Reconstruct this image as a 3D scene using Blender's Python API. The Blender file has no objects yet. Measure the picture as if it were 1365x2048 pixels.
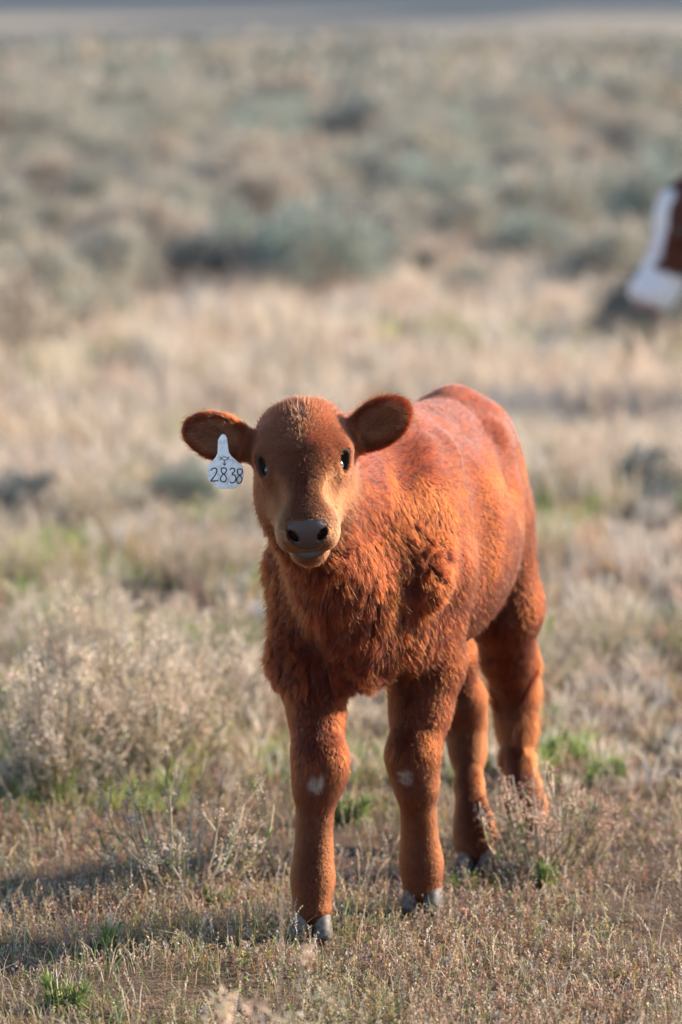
import bpy, math, random
import numpy as np
from mathutils import Vector, Matrix

# ------------------------------------------------------------------ camera, sky, sun, exposure
SC = bpy.context.scene
COL = SC.collection
CAM_H = 1.55
PITCH = math.atan(1024 / 7680.0)          # the horizon lies on the top edge of the frame
cam_data = bpy.data.cameras.new('camera')
cam_data.sensor_fit = 'VERTICAL'
cam_data.sensor_height = 36.0
cam_data.sensor_width = 24.0
cam_data.lens = 135.0
cam_data.clip_start = 0.1
cam_data.clip_end = 20000.0
cam_data.dof.use_dof = True
cam_data.dof.focus_distance = 6.15
cam_data.dof.aperture_fstop = 3.0
cam = bpy.data.objects.new('camera', cam_data)
cam.location = (0, 0, CAM_H)
cam.rotation_euler = (math.pi / 2 - PITCH, 0, 0)
COL.objects.link(cam)
SC.camera = cam

SUN_EL, SUN_AZ = 25.0, 69.0                # azimuth clockwise from the viewing direction (+Y)
sx = math.sin(math.radians(SUN_AZ)) * math.cos(math.radians(SUN_EL))
sy = math.cos(math.radians(SUN_AZ)) * math.cos(math.radians(SUN_EL))
sz = math.sin(math.radians(SUN_EL))
world = bpy.data.worlds.new('World')
SC.world = world
world.use_nodes = True
wn = world.node_tree
sky = wn.nodes.new('ShaderNodeTexSky')
sky.sky_type = 'NISHITA'
sky.sun_disc = False
sky.sun_elevation = math.radians(SUN_EL)
sky.sun_rotation = math.radians(SUN_AZ)
sky.altitude = 1500
bg = wn.nodes['Background']
bg.inputs['Strength'].default_value = 0.14
wn.links.new(sky.outputs['Color'], bg.inputs['Color'])
sun_data = bpy.data.lights.new('sun', 'SUN')
sun_data.energy = 5.0
sun_data.angle = math.radians(0.6)
sun_data.color = (1.0, 0.87, 0.72)
sun = bpy.data.objects.new('sun', sun_data)
sun.rotation_euler = Vector((sx, sy, sz)).to_track_quat('Z', 'Y').to_euler()
COL.objects.link(sun)
vs = SC.view_settings
vs.view_transform = 'Standard'
vs.look = 'None'
vs.exposure = 1.3
vs.gamma = 1.0
vs.use_curve_mapping = False
SC.render.engine = 'CYCLES'
SC.cycles.use_denoising = True
SC.cycles.max_bounces = 10
SC.cycles.transparent_max_bounces = 8
SC.cycles.sample_clamp_indirect = 6.0

# ------------------------------------------------------------------ helpers
RNG = np.random.default_rng(2838)
FPX = 7680.0
CP, SP = math.cos(PITCH), math.sin(PITCH)

def P(px, py, Y):
    """a point at world depth Y seen in direction (px, py) of the 1365 x 2048 photograph"""
    a = (px - 682.5) / FPX
    b = (1024 - py) / FPX
    dy = CP + b * SP
    dz = -SP + b * CP
    return np.array([a * Y / dy, Y, CAM_H + dz * Y / dy])

def ground_px(px, py):
    b = (1024 - py) / FPX
    dy = CP + b * SP
    dz = -SP + b * CP
    t = CAM_H / -dz
    return np.array([(px - 682.5) / FPX * t, dy * t, 0.0])

def _hash(ix, iy, iz, seed):
    h = (ix.astype(np.int64) * 374761393 + iy.astype(np.int64) * 668265263
         + iz.astype(np.int64) * 2147483647 + seed * 974634777) & 0xFFFFFFFF
    h = ((h ^ (h >> 13)) * 1274126177) & 0xFFFFFFFF
    h = ((h ^ (h >> 16)) * 2246822519) & 0xFFFFFFFF
    return ((h ^ (h >> 15)) & 0xFFFFFF) / float(0xFFFFFF)

def noise3(p, scale, seed=0):
    """smooth value noise in -1..1 at points p (N,3); scale = size of a cell"""
    q = p / scale
    i = np.floor(q)
    f = q - i
    f = f * f * (3 - 2 * f)
    i = i.astype(np.int64)
    out = 0
    for dx in (0, 1):
        wx = f[:, 0] if dx else 1 - f[:, 0]
        for dy in (0, 1):
            wy = f[:, 1] if dy else 1 - f[:, 1]
            for dz in (0, 1):
                wz = f[:, 2] if dz else 1 - f[:, 2]
                out = out + wx * wy * wz * _hash(i[:, 0] + dx, i[:, 1] + dy, i[:, 2] + dz, seed)
    return out * 2 - 1

def nrm(v):
    return v / np.maximum(np.linalg.norm(v, axis=-1, keepdims=True), 1e-9)

def mesh_from(name, verts, faces, mat=None, smooth=True, colors=None):
    """faces: list of (n,k) int arrays; colors: (nverts,3) point colours"""
    me = bpy.data.meshes.new(name)
    if not isinstance(faces, (list, tuple)):
        faces = [faces]
    faces = [np.asarray(f, np.int32) for f in faces if len(f)]
    verts = np.asarray(verts, np.float32)
    loops = np.concatenate([f.ravel() for f in faces])
    sizes = np.concatenate([np.full(len(f), f.shape[1], np.int32) for f in faces])
    starts = np.concatenate([[0], np.cumsum(sizes)[:-1]]).astype(np.int32)
    me.vertices.add(len(verts))
    me.vertices.foreach_set('co', verts.ravel())
    me.loops.add(len(loops))
    me.loops.foreach_set('vertex_index', loops.astype(np.int32))
    me.polygons.add(len(sizes))
    me.polygons.foreach_set('loop_start', starts)
    me.polygons.foreach_set('loop_total', sizes)
    me.polygons.foreach_set('use_smooth', np.full(len(sizes), smooth))
    if colors is not None:
        ca = me.color_attributes.new('tint', 'FLOAT_COLOR', 'POINT')
        c4 = np.ones((len(verts), 4), np.float32)
        c4[:, :3] = colors
        ca.data.foreach_set('color', c4.ravel())
    me.update(calc_edges=True)
    if mat is not None:
        me.materials.append(mat)
    return me

def add(name, me, parent=None, loc=None):
    o = bpy.data.objects.new(name, me)
    COL.objects.link(o)
    if parent is not None:
        o.parent = parent
    if loc is not None:
        o.location = loc
    return o

def tag(o, label=None, cat=None, group=None, kind=None):
    if label: o['label'] = label
    if cat: o['category'] = cat
    if group: o['group'] = group
    if kind: o['kind'] = kind
    return o

class Geo:
    """collects triangles and quads with point colours"""
    def __init__(self):
        self.v, self.t, self.q, self.c, self.n = [], [], [], [], 0
    def put(self, v, tris=None, quads=None, col=None):
        v = np.asarray(v, np.float32).reshape(-1, 3)
        self.v.append(v)
        if tris is not None and len(tris): self.t.append(np.asarray(tris) + self.n)
        if quads is not None and len(quads): self.q.append(np.asarray(quads) + self.n)
        c = np.broadcast_to(np.asarray(col if col is not None else (1, 1, 1), np.float32), v.shape)
        self.c.append(c)
        self.n += len(v)
    def mesh(self, name, mat, smooth=True):
        f = []
        if self.t: f.append(np.concatenate(self.t))
        if self.q: f.append(np.concatenate(self.q))
        return mesh_from(name, np.concatenate(self.v), f, mat, smooth, np.concatenate(self.c))
    def ntri(self):
        return sum(map(len, self.t)) + 2 * sum(map(len, self.q))

def new_mat(name):
    m = bpy.data.materials.new(name)
    m.use_nodes = True
    nt = m.node_tree
    return m, nt, nt.nodes['Principled BSDF']

def plant_mat(name, rough=0.75, trans=0.25, spec=0.25):
    """colour from the point attribute, with some light passing through the blades"""
    m, nt, b = new_mat(name)
    a = nt.nodes.new('ShaderNodeAttribute'); a.attribute_name = 'tint'
    nt.links.new(a.outputs['Color'], b.inputs['Base Color'])
    b.inputs['Roughness'].default_value = rough
    b.inputs['Specular IOR Level'].default_value = spec
    if trans > 0:
        t = nt.nodes.new('ShaderNodeBsdfTranslucent')
        nt.links.new(a.outputs['Color'], t.inputs['Color'])
        mx = nt.nodes.new('ShaderNodeMixShader'); mx.inputs[0].default_value = trans
        nt.links.new(b.outputs[0], mx.inputs[1]); nt.links.new(t.outputs[0], mx.inputs[2])
        nt.links.new(mx.outputs[0], nt.nodes['Material Output'].inputs['Surface'])
    return m

# ------------------------------------------------------------------ signed-distance bodies (calf and cow)
class Body:
    def __init__(self):
        self.p = []
    def cone(self, a, b, ra, rb, k=0.03, sub=False):
        a, b = np.asarray(a, float), np.asarray(b, float)
        c = (a + b) / 2
        self.p.append(('c', a, b, ra, rb, k, sub, c, np.linalg.norm(b - a) / 2 + max(ra, rb)))
    def ell(self, c, r, k=0.03, axes=None, sub=False):
        c, r = np.asarray(c, float), np.asarray(r, float)
        A = np.eye(3) if axes is None else np.asarray(axes, float)
        self.p.append(('e', c, r, A, None, k, sub, c, max(r)))
    def f(self, pts, cull=True):
        f = np.full(len(pts), 10.0, np.float32)
        pts = pts.astype(np.float32)
        for kind, A, B, C, D, k, sub, cen, rad in self.p:
            if cull:
                d2 = ((pts - cen.astype(np.float32)) ** 2).sum(1)
                idx = np.nonzero(d2 < (rad + k + 0.06) ** 2)[0]
                if not len(idx): continue
                p = pts[idx]; f0 = f[idx]
            else:
                p = pts; f0 = f
            if kind == 'c':
                ba = (B - A).astype(np.float32)
                pa = p - A.astype(np.float32)
                h = np.clip(pa @ ba / (ba @ ba), 0, 1)
                d = np.sqrt(((pa - h[:, None] * ba) ** 2).sum(1)) - (C + (D - C) * h)
            else:
                q = ((p - A.astype(np.float32)) @ C.T.astype(np.float32)) / B.astype(np.float32)
                k0 = np.sqrt((q ** 2).sum(1)); k1 = np.sqrt(((q / B.astype(np.float32)) ** 2).sum(1))
                d = k0 * (k0 - 1) / np.maximum(k1, 1e-6)
            if sub:
                a, b = -f0, d
            else:
                a, b = f0, d
            h = np.clip(0.5 + 0.5 * (b - a) / k, 0, 1)
            r = b + (a - b) * h - k * h * (1 - h)
            if sub: r = -r
            if cull: f[idx] = r
            else: f = r.astype(np.float32)
        return f
    def grad(self, p, e=0.0015):
        g = 0
        for s in ((1, -1, -1), (-1, -1, 1), (-1, 1, -1), (1, 1, 1)):
            s = np.array(s, np.float32)
            g = g + s[None, :] * self.f(p + s * e)[:, None]
        return g / (4 * e)
    def mesh(self, lo, hi, h):
        """naive surface nets on an adaptively sampled grid, then projected onto the surface"""
        lo, hi = np.asarray(lo, float), np.asarray(hi, float)
        m = 4
        n = np.ceil((hi - lo) / (h * m)).astype(int)
        ax = [lo[i] + np.arange(n[i]) * h * m + h * m / 2 for i in range(3)]
        G = np.stack(np.meshgrid(*ax, indexing='ij'), -1).reshape(-1, 3)
        fc = self.f(G, cull=False).reshape(n)
        act = np.abs(fc) < h * m * 1.6
        D = np.repeat(np.repeat(np.repeat(np.where(fc < 0, -1.0, 1.0).astype(np.float32), m, 0), m, 1), m, 2)
        ci = np.argwhere(act)
        off = np.stack(np.meshgrid(*[np.arange(m)] * 3, indexing='ij'), -1).reshape(-1, 3)
        fi = (ci[:, None, :] * m + off[None]).reshape(-1, 3)
        pts = lo + (fi + 0.5) * h
        vals = np.empty(len(fi), np.float32)
        for s in range(0, len(fi), 400000):
            vals[s:s + 400000] = self.f(pts[s:s + 400000])
        D[fi[:, 0], fi[:, 1], fi[:, 2]] = vals
        S = D < 0
        sh = np.array(D.shape) - 1
        cnt = np.zeros(sh, np.int8)
        for dx in (0, 1):
            for dy in (0, 1):
                for dz in (0, 1):
                    cnt += S[dx:dx + sh[0], dy:dy + sh[1], dz:dz + sh[2]]
        cells = np.argwhere((cnt > 0) & (cnt < 8))
        vid = np.full(sh, -1, np.int32)
        vid[cells[:, 0], cells[:, 1], cells[:, 2]] = np.arange(len(cells))
        acc = np.zeros((len(cells), 3)); w = np.zeros(len(cells))
        cor = [np.array((i & 1, (i >> 1) & 1, i >> 2)) for i in range(8)]
        dv = [D[cells[:, 0] + c[0], cells[:, 1] + c[1], cells[:, 2] + c[2]] for c in cor]
        for i in range(8):
            for b in range(3):
                j = i | (1 << b)
                if j == i: continue
                a_, b_ = dv[i], dv[j]
                x = (a_ < 0) != (b_ < 0)
                t = np.where(x, a_ / np.where(x, a_ - b_, 1), 0)
                acc += np.where(x[:, None], cor[i] + t[:, None] * (cor[j] - cor[i]), 0)
                w += x
        V = lo + (cells + acc / w[:, None] + 0.5) * h
        quads = []
        for a in range(3):
            b, c = (a + 1) % 3, (a + 2) % 3
            sl0 = [slice(None)] * 3; sl1 = [slice(None)] * 3
            sl0[a] = slice(0, -1); sl1[a] = slice(1, None)
            A0, A1 = S[tuple(sl0)], S[tuple(sl1)]
            e = np.argwhere(A0 != A1)
            e = e[(e[:, b] > 0) & (e[:, c] > 0) & (e[:, b] < sh[b]) & (e[:, c] < sh[c])]
            s0 = S[e[:, 0], e[:, 1], e[:, 2]]
            def cell(db, dc):
                q = e.copy(); q[:, b] -= db; q[:, c] -= dc
                return vid[q[:, 0], q[:, 1], q[:, 2]]
            Q = np.stack([cell(0, 0), cell(1, 0), cell(1, 1), cell(0, 1)], 1)
            Q[~s0] = Q[~s0][:, ::-1]
            quads.append(Q)
        Q = np.concatenate(quads)
        Q = Q[(Q >= 0).all(1)]
        g = self.grad(V)
        step = self.f(V)[:, None] * g / np.maximum((g ** 2).sum(1, keepdims=True), 0.2)
        ln = np.linalg.norm(step, axis=1, keepdims=True)
        V = V - step * np.minimum(1, 0.6 * h / np.maximum(ln, 1e-9))
        g = self.grad(V)
        return V, Q, nrm(g)

# ------------------------------------------------------------------ the calf
AL = math.radians(17.5)
FW = np.array([-math.sin(AL), -math.cos(AL), 0.0])
LF = np.array([math.cos(AL), -math.sin(AL), 0.0])
UP = np.array([0, 0, 1.0])
ORG = np.array([0.125, 6.657, 0.0])
TAX = np.stack([FW, LF, UP])
def B_(s, l, z): return ORG + FW * s + LF * l + UP * z

HO = P(609, 941, 6.10)
roll, phi = math.radians(4.0), math.radians(47)
HU = np.array([math.cos(roll), 0.0, math.sin(roll)])
n0 = np.array([0, -math.sin(phi), -math.cos(phi)])
HN = nrm(n0 - HU * (n0 @ HU) + 0 * n0)
HW = np.cross(HU, HN); HW = HW if HW[1] < 0 else -HW
HAX = np.stack([HU, HN, HW])
def H_(u, v, w): return HO + HU * u + HN * v + HW * w

cb = Body()
# trunk
cb.ell(B_(0.14, 0, 0.625), (0.27, 0.148, 0.205), 0.04, TAX)
cb.ell(B_(-0.10, 0, 0.625), (0.27, 0.158, 0.192), 0.06, TAX)
cb.cone(B_(0.26, 0, 0.775), B_(-0.30, 0, 0.775), 0.066, 0.062, 0.06)
cb.ell(B_(-0.25, 0, 0.812), (0.08, 0.036, 0.042), 0.018, TAX)
cb.cone(B_(-0.26, 0, 0.80), B_(-0.385, 0, 0.765), 0.043, 0.028, 0.04)
for sd in (-1, 1):
    cb.ell(B_(-0.20, sd * 0.082, 0.765), (0.042, 0.034, 0.036), 0.028, TAX)       # hook bones
    cb.ell(B_(-0.275, sd * 0.055, 0.655), (0.12, 0.068, 0.165), 0.05, TAX)        # rump
    cb.ell(B_(0.24, sd * 0.084, 0.625), (0.105, 0.058, 0.20), 0.045, TAX)         # shoulder
    cb.cone(B_(0.17, sd * 0.085, 0.775), B_(0.31, sd * 0.118, 0.60), 0.034, 0.036, 0.05)   # blade
    cb.ell(B_(0.0, sd * 0.075, 0.60), (0.17, 0.092, 0.15), 0.06, TAX)            # rib swell
    cb.cone(B_(0.16, sd * 0.075, 0.79), B_(0.20, sd * 0.128, 0.60), 0.026, 0.03, 0.045)
for sd in (-1, 1):
    cb.ell(B_(-0.13, sd * 0.180, 0.71), (0.05, 0.045, 0.06), 0.05, TAX, sub=True)   # hollow flank
    cb.cone(B_(0.085, sd * 0.172, 0.76), B_(0.125, sd * 0.198, 0.52), 0.03, 0.034, 0.045, sub=True)   # behind the shoulder
# chest and brisket
cb.ell(B_(0.31, 0, 0.58), (0.105, 0.098, 0.165), 0.04, TAX)
cb.cone(B_(0.40, -0.005, 0.60), B_(0.33, 0, 0.465), 0.064, 0.055, 0.035)
# neck
cb.cone(B_(0.27, 0, 0.70), H_(0, -0.02, -0.075), 0.112, 0.076, 0.055)
cb.cone(B_(0.365, -0.005, 0.58), H_(0, 0.02, -0.090), 0.076, 0.058, 0.04)
cb.cone(B_(0.20, 0, 0.79), H_(0, -0.07, -0.05), 0.062, 0.06, 0.05)
# head
for c, r, k in (((0, -0.048, -0.012), (0.077, 0.08, 0.066), 0.03),
                ((0, -0.098, -0.006), (0.062, 0.032, 0.045), 0.03),
                ((0, -0.025, 0.010), (0.066, 0.07, 0.036), 0.03)):
    cb.ell(H_(*c), r, k, HAX)
cb.cone(H_(0, 0.0, -0.004), H_(0, 0.105, -0.004), 0.053, 0.035, 0.03)
for sd in (-1, 1):
    cb.cone(H_(sd * 0.033, 0.0, -0.05), H_(sd * 0.020, 0.09, -0.035), 0.040, 0.026, 0.025)
    cb.ell(H_(sd * 0.036, -0.01, -0.075), (0.033, 0.045, 0.042), 0.03, HAX)
    cb.ell(H_(sd * 0.051, -0.021, 0.017), (0.026, 0.021, 0.020), 0.012, HAX)     # brow
    cb.ell(H_(sd * 0.0475, 0.003, 0.007), (0.0212, 0.0212, 0.0212), 0.014, HAX)   # lids
for sd in (-1, 1):
    cb.ell(H_(sd * 0.056, 0.074, 0.022), (0.018, 0.032, 0.022), 0.02, HAX, sub=True)   # hollow beside the bridge
cb.ell(H_(0, 0.108, -0.010), (0.043, 0.034, 0.034), 0.02, HAX)
for sd in (-1, 1):
    cb.ell(H_(sd * 0.026, 0.115, -0.022), (0.021, 0.026, 0.024), 0.014, HAX)    # upper lip
PADN = nrm(HN * 0.72 + HW * 0.69); PADT = nrm(np.cross(PADN, HU))
PAD = np.stack([HU, PADN, PADT])
cb.ell(H_(0, 0.124, -0.005), (0.029, 0.020, 0.024), 0.010, PAD)                   # nose pad
for sd in (-1, 1):
    cb.ell(H_(sd * 0.021, 0.126, 0.002), (0.014, 0.014, 0.015), 0.008, PAD)
cb.ell(H_(0, 0.104, -0.062), (0.032, 0.036, 0.022), 0.010, HAX)                  # lower lip, chin
cb.ell(H_(0, 0.126, -0.047), (0.025, 0.014, 0.009), 0.008, HAX)
for sd in (-1, 1):
    UPF = PADT if PADT @ HW > 0 else -PADT
    ax1 = nrm(HU * sd * 0.62 + UPF * 0.78)                                       # from low inside to high outside
    ax2 = nrm(np.cross(PADN, ax1))
    cb.ell(H_(sd * 0.0225, 0.1375, 0.0045), (0.0110, 0.0058, 0.016), 0.004, np.stack([ax1, ax2, PADN]), sub=True)   # nostrils
    out = nrm(HU * sd * 0.70 + HW * 0.71)
    fwd = nrm(HN - out * (HN @ out)); w3 = np.cross(out, fwd)
    cb.ell(H_(sd * 0.0475, 0.003, 0.007) + out * 0.019 - UP * 0.0004, (0.0150, 0.0172, 0.0122), 0.003, np.stack([out, fwd, w3]), sub=True)
cb.ell(H_(0, 0.142, -0.0365), (0.033, 0.024, 0.0022), 0.006, HAX, sub=True)      # mouth
# ears
EARS = []
for base, tip, face in (((0.066, -0.068, -0.022), (817, 812), (-0.10, -0.93, -0.12)),
                        ((-0.066, -0.066, -0.022), (372, 852), (0.16, -0.93, -0.18))):
    bpt = H_(*base)
    tpt = P(tip[0], tip[1], 6.165)
    e1 = nrm(tpt - bpt); ln = np.linalg.norm(tpt - bpt)
    e3 = np.array(face); e3 = nrm(e3 - e1 * (e3 @ e1)); e2 = np.cross(e3, e1)
    EA = np.stack([e1, e2, e3])
    c = bpt + e1 * (ln - 0.056)
    EARS.append((c, EA, bpt, tpt, ln))
    cb.cone(bpt - e1 * 0.01, bpt + e1 * 0.035, 0.021, 0.022, 0.02)
    cb.ell(c, (0.057, 0.0375, 0.0155), 0.012, EA)
for c, EA, bpt, tpt, ln in EARS:
    cb.ell(c + EA[2] * 0.0125 + EA[0] * 0.002, (0.053, 0.0345, 0.0185), 0.004, EA, sub=True)
# legs: joints from the picture, depth from the ground they stand on
def limb(js, k=0.03):
    for (a, ra), (b, rb) in zip(js[:-1], js[1:]):
        cb.cone(a, b, ra, rb, k)
limb([(B_(0.30, -0.088, 0.60), 0.068), (P(618, 1320, 6.36), 0.060), (P(634, 1430, 6.315), 0.040), (P(638, 1510, 6.275), 0.037),
      (P(634, 1575, 6.27), 0.032), (P(629, 1645, 6.275), 0.0225), (P(628, 1700, 6.275), 0.024), (P(626, 1755, 6.27), 0.0285), (P(625, 1812, 6.262), 0.0315)])
cb.ell(P(646, 1535, 6.262), (0.040, 0.035, 0.046), 0.02)
limb([(B_(0.22, 0.095, 0.60), 0.070), (P(850, 1330, 6.47), 0.062), (P(842, 1420, 6.45), 0.046), (P(830, 1505, 6.425), 0.037),
      (P(833, 1570, 6.425), 0.031), (P(838, 1635, 6.44), 0.0220), (P(840, 1685, 6.45), 0.0240), (P(843, 1728, 6.46), 0.0290), (P(845, 1775, 6.462), 0.0315)])
cb.ell(P(820, 1515, 6.415), (0.037, 0.035, 0.050), 0.02)
limb([(B_(-0.24, -0.07, 0.62), 0.082), (B_(-0.17, -0.065, 0.49), 0.068), (P(898, 1310, 6.82), 0.042), (P(924, 1400, 6.86), 0.036), (P(930, 1450, 6.885), 0.033),
      (P(936, 1505, 6.87), 0.026), (P(939, 1575, 6.83), 0.0190), (P(946, 1630, 6.80), 0.024), (P(951, 1672, 6.785), 0.031), (P(953, 1692, 6.775), 0.031)])
limb([(B_(-0.27, 0.062, 0.62), 0.080), (P(1008, 1215, 6.93), 0.066), (P(1016, 1310, 7.0), 0.046), (P(1028, 1385, 7.06), 0.035),
      (P(1034, 1445, 7.055), 0.027), (P(1034, 1515, 7.03), 0.0195), (P(1045, 1578, 7.0), 0.025), (P(1054, 1618, 6.985), 0.031), (P(1056, 1642, 6.975), 0.031)])
cb.cone(P(1044, 1370, 7.09), P(1042, 1420, 7.085), 0.016, 0.014, 0.03)
# tail
for a, b, ra, rb in ((B_(-0.38, 0.0, 0.775), B_(-0.415, 0.07, 0.67), 0.024, 0.017), (B_(-0.415, 0.07, 0.67), B_(-0.425, 0.088, 0.45), 0.017, 0.013),
                     (B_(-0.425, 0.088, 0.45), B_(-0.42, 0.080, 0.36), 0.015, 0.011)):
    cb.cone(a, b, ra, rb, 0.015)

HOOF = {'fr': (P(623, 1858, 6.255), 0.0), 'fl': (P(846, 1812, 6.458), 0.35), 'hr': (P(954, 1733, 6.770), 0.25), 'hl': (P(1058, 1685, 6.970), 0.35)}
GRID = 0.0036
CV, CQ, CN = cb.mesh((-0.42, 5.88, -0.01), (0.48, 7.28, 1.02), GRID)
print('calf verts', len(CV))

def head_co(p):
    d = p - HO
    return d @ HAX.T
def ear_co(p, i):
    return (p - EARS[i][0]) @ EARS[i][1].T
def sstep(a, b, x):
    t = np.clip((x - a) / (b - a), 0, 1); return t * t * (3 - 2 * t)

def bald(p):
    """1 where skin shows: nose pad, nostrils, lip edge, lid rims"""
    h = head_co(p)
    d = p - H_(0, 0.126, -0.003)
    a_, b_, c_ = d @ HU, d @ PADN, d @ PADT
    wd = 0.0325 - 0.50 * np.clip(c_ * (1 if (PADT @ HW) < 0 else -1) + 0.004, 0, 0.03)
    nose = ((a_ / wd) ** 4 + (c_ / 0.0245) ** 4 < 1) & (b_ > 0.004)
    lip = ((h[:, 0] / 0.023) ** 2 + ((h[:, 2] + 0.040) / 0.0110) ** 2 < 1) & (h[:, 1] > 0.118)
    r = np.zeros(len(p), bool)
    for sd in (-1, 1):
        c = H_(sd * 0.0475, 0.003, 0.007)
        out = nrm(HU * sd * 0.70 + HW * 0.71)
        d = p - c
        ax = d @ out
        fwd = nrm(HN - out * (HN @ out)); w3 = np.cross(out, fwd)
        r |= (ax > 0.006) & (((d @ fwd) / 0.0190) ** 2 + ((d @ w3) / 0.0140) ** 2 < 1)
    return nose | lip, r

m_skin, nt, b = new_mat('calf_skin')
a = nt.nodes.new('ShaderNodeAttribute'); a.attribute_name = 'tint'
nz = nt.nodes.new('ShaderNodeTexNoise'); nz.inputs['Scale'].default_value = 420; nz.inputs['Detail'].default_value = 3
bp = nt.nodes.new('ShaderNodeBump'); bp.inputs['Strength'].default_value = 0.6; bp.inputs['Distance'].default_value = 0.002
nt.links.new(nz.outputs['Fac'], bp.inputs['Height']); nt.links.new(bp.outputs[0], b.inputs['Normal'])
nt.links.new(a.outputs['Color'], b.inputs['Base Color'])
b.inputs['Specular IOR Level'].default_value = 0.35
a2 = nt.nodes.new('ShaderNodeAttribute'); a2.attribute_name = 'wet'
mr = nt.nodes.new('ShaderNodeMapRange'); mr.inputs['To Min'].default_value = 0.8; mr.inputs['To Max'].default_value = 0.42
nt.links.new(a2.outputs['Fac'], mr.inputs['Value']); nt.links.new(mr.outputs[0], b.inputs['Roughness'])

nose_v, lid_v = bald(CV)
skin_col = np.tile(np.array([0.055, 0.011, 0.003]), (len(CV), 1))
skin_col[nose_v] = (0.058, 0.034, 0.032)
hc = head_co(CV)
lipm = ((hc[:, 0] / 0.024) ** 2 + ((hc[:, 2] + 0.044) / 0.0070) ** 2 < 1) & (hc[:, 1] > 0.112)
skin_col[lipm] = (0.070, 0.062, 0.068)
skin_col[lid_v] = (0.045, 0.020, 0.012)
for i in range(2):
    ec = ear_co(CV, i)
    inner = (np.abs(ec[:, 0]) < 0.05) & (np.abs(ec[:, 1]) < 0.031) & ((CN @ EARS[i][1][2]) > 0.2) & (np.abs(ec[:, 2]) < 0.03)
    skin_col[inner] = (0.26, 0.075, 0.05)
nos = np.zeros(len(CV), bool)
for sd in (-1, 1):
    ax1 = nrm(HU * sd * 0.62 + UPF * 0.78); ax2 = nrm(np.cross(PADN, ax1))
    d = CV - H_(sd * 0.0225, 0.1375, 0.0045)
    nos |= (((d @ ax1) / 0.0115) ** 2 + ((d @ ax2) / 0.0062) ** 2 < 1) & (d @ PADN < 0.005) & (d @ PADN > -0.025)
skin_col[nos] = (0.012, 0.008, 0.008)
calf = bpy.data.objects.new('calf', None)
COL.objects.link(calf)
calf.location = ORG
tag(calf, 'young red-brown calf standing on dry grass, looking straight ahead, tagged in one ear', 'calf')
body_me = mesh_from('body', CV - ORG, CQ, m_skin, True, skin_col)
wa = body_me.attributes.new('wet', 'FLOAT', 'POINT')
wa.data.foreach_set('value', (nose_v | lipm).astype(np.float32))
body = add('body', body_me, calf)

# eyes
m_eye, nt, b = new_mat('calf_eye')
tc = nt.nodes.new('ShaderNodeTexCoord')
sp = nt.nodes.new('ShaderNodeSeparateXYZ'); nt.links.new(tc.outputs['Object'], sp.inputs[0])
cr = nt.nodes.new('ShaderNodeValToRGB')
cr.color_ramp.elements[0].position = 0.30; cr.color_ramp.elements[0].color = (0.07, 0.045, 0.038, 1)
cr.color_ramp.elements[1].position = 0.42; cr.color_ramp.elements[1].color = (0.018, 0.009, 0.006, 1)
e_ = cr.color_ramp.elements.new(0.90); e_.color = (0.004, 0.004, 0.006, 1)
mrx = nt.nodes.new('ShaderNodeMapRange'); mrx.inputs['From Min'].default_value = -0.0185; mrx.inputs['From Max'].default_value = 0.0185
nt.links.new(sp.outputs['Z'], mrx.inputs['Value']); nt.links.new(mrx.outputs[0], cr.inputs[0]); nt.links.new(cr.outputs[0], b.inputs['Base Color'])
b.inputs['Roughness'].default_value = 0.10
b.inputs['Specular IOR Level'].default_value = 0.35
b.inputs['Coat Weight'].default_value = 0.3; b.inputs['Coat Roughness'].default_value = 0.03

def sphere_arrays(nu=24, nv=14):
    v = [(0, 0, 1)]; 
    for j in range(1, nv):
        t = math.pi * j / nv
        for i in range(nu):
            a_ = 2 * math.pi * i / nu
            v.append((math.sin(t) * math.cos(a_), math.sin(t) * math.sin(a_), math.cos(t)))
    v.append((0, 0, -1))
    tri, quad = [], []
    for i in range(nu):
        tri.append((0, 1 + i, 1 + (i + 1) % nu))
        lb = 1 + (nv - 2) * nu
        tri.append((len(v) - 1, lb + (i + 1) % nu, lb + i))
        for j in range(nv - 2):
            a_ = 1 + j * nu
            quad.append((a_ + i, a_ + nu + i, a_ + nu + (i + 1) % nu, a_ + (i + 1) % nu))
    return np.array(v), np.array(tri), np.array(quad)
sv, st, sq = sphere_arrays()
eye_me = mesh_from('eye', sv * 0.0185, [st, sq], m_eye)
for sd in (-1, 1):
    o = add('eye', eye_me, calf, H_(sd * 0.0475, 0.003, 0.007) - ORG)
    out = Vector(nrm(HU * sd * 0.62 + HW * 0.78))
    o.rotation_euler = out.to_track_quat('Z', 'Y').to_euler()

# hoof claws
m_hoof, nt, b = new_mat('hoof_horn')
nz = nt.nodes.new('ShaderNodeTexNoise'); nz.inputs['Scale'].default_value = 60; nz.inputs['Detail'].default_value = 5
mp = nt.nodes.new('ShaderNodeMapping'); mp.inputs['Scale'].default_value = (1, 1, 2.2)
tc = nt.nodes.new('ShaderNodeTexCoord'); nt.links.new(tc.outputs['Object'], mp.inputs[0]); nt.links.new(mp.outputs[0], nz.inputs['Vector'])
cr = nt.nodes.new('ShaderNodeValToRGB')
cr.color_ramp.elements[0].position = 0.32; cr.color_ramp.elements[0].color = (0.034, 0.030, 0.029, 1)
cr.color_ramp.elements[1].position = 0.68; cr.color_ramp.elements[1].color = (0.19, 0.155, 0.125, 1)
sp = nt.nodes.new('ShaderNodeSeparateXYZ'); nt.links.new(tc.outputs['Object'], sp.inputs[0])
mr = nt.nodes.new('ShaderNodeMapRange'); mr.inputs['From Min'].default_value = 0.020; mr.inputs['From Max'].default_value = 0.038
mr.inputs['To Min'].default_value = -0.06; mr.inputs['To Max'].default_value = 0.04
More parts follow.
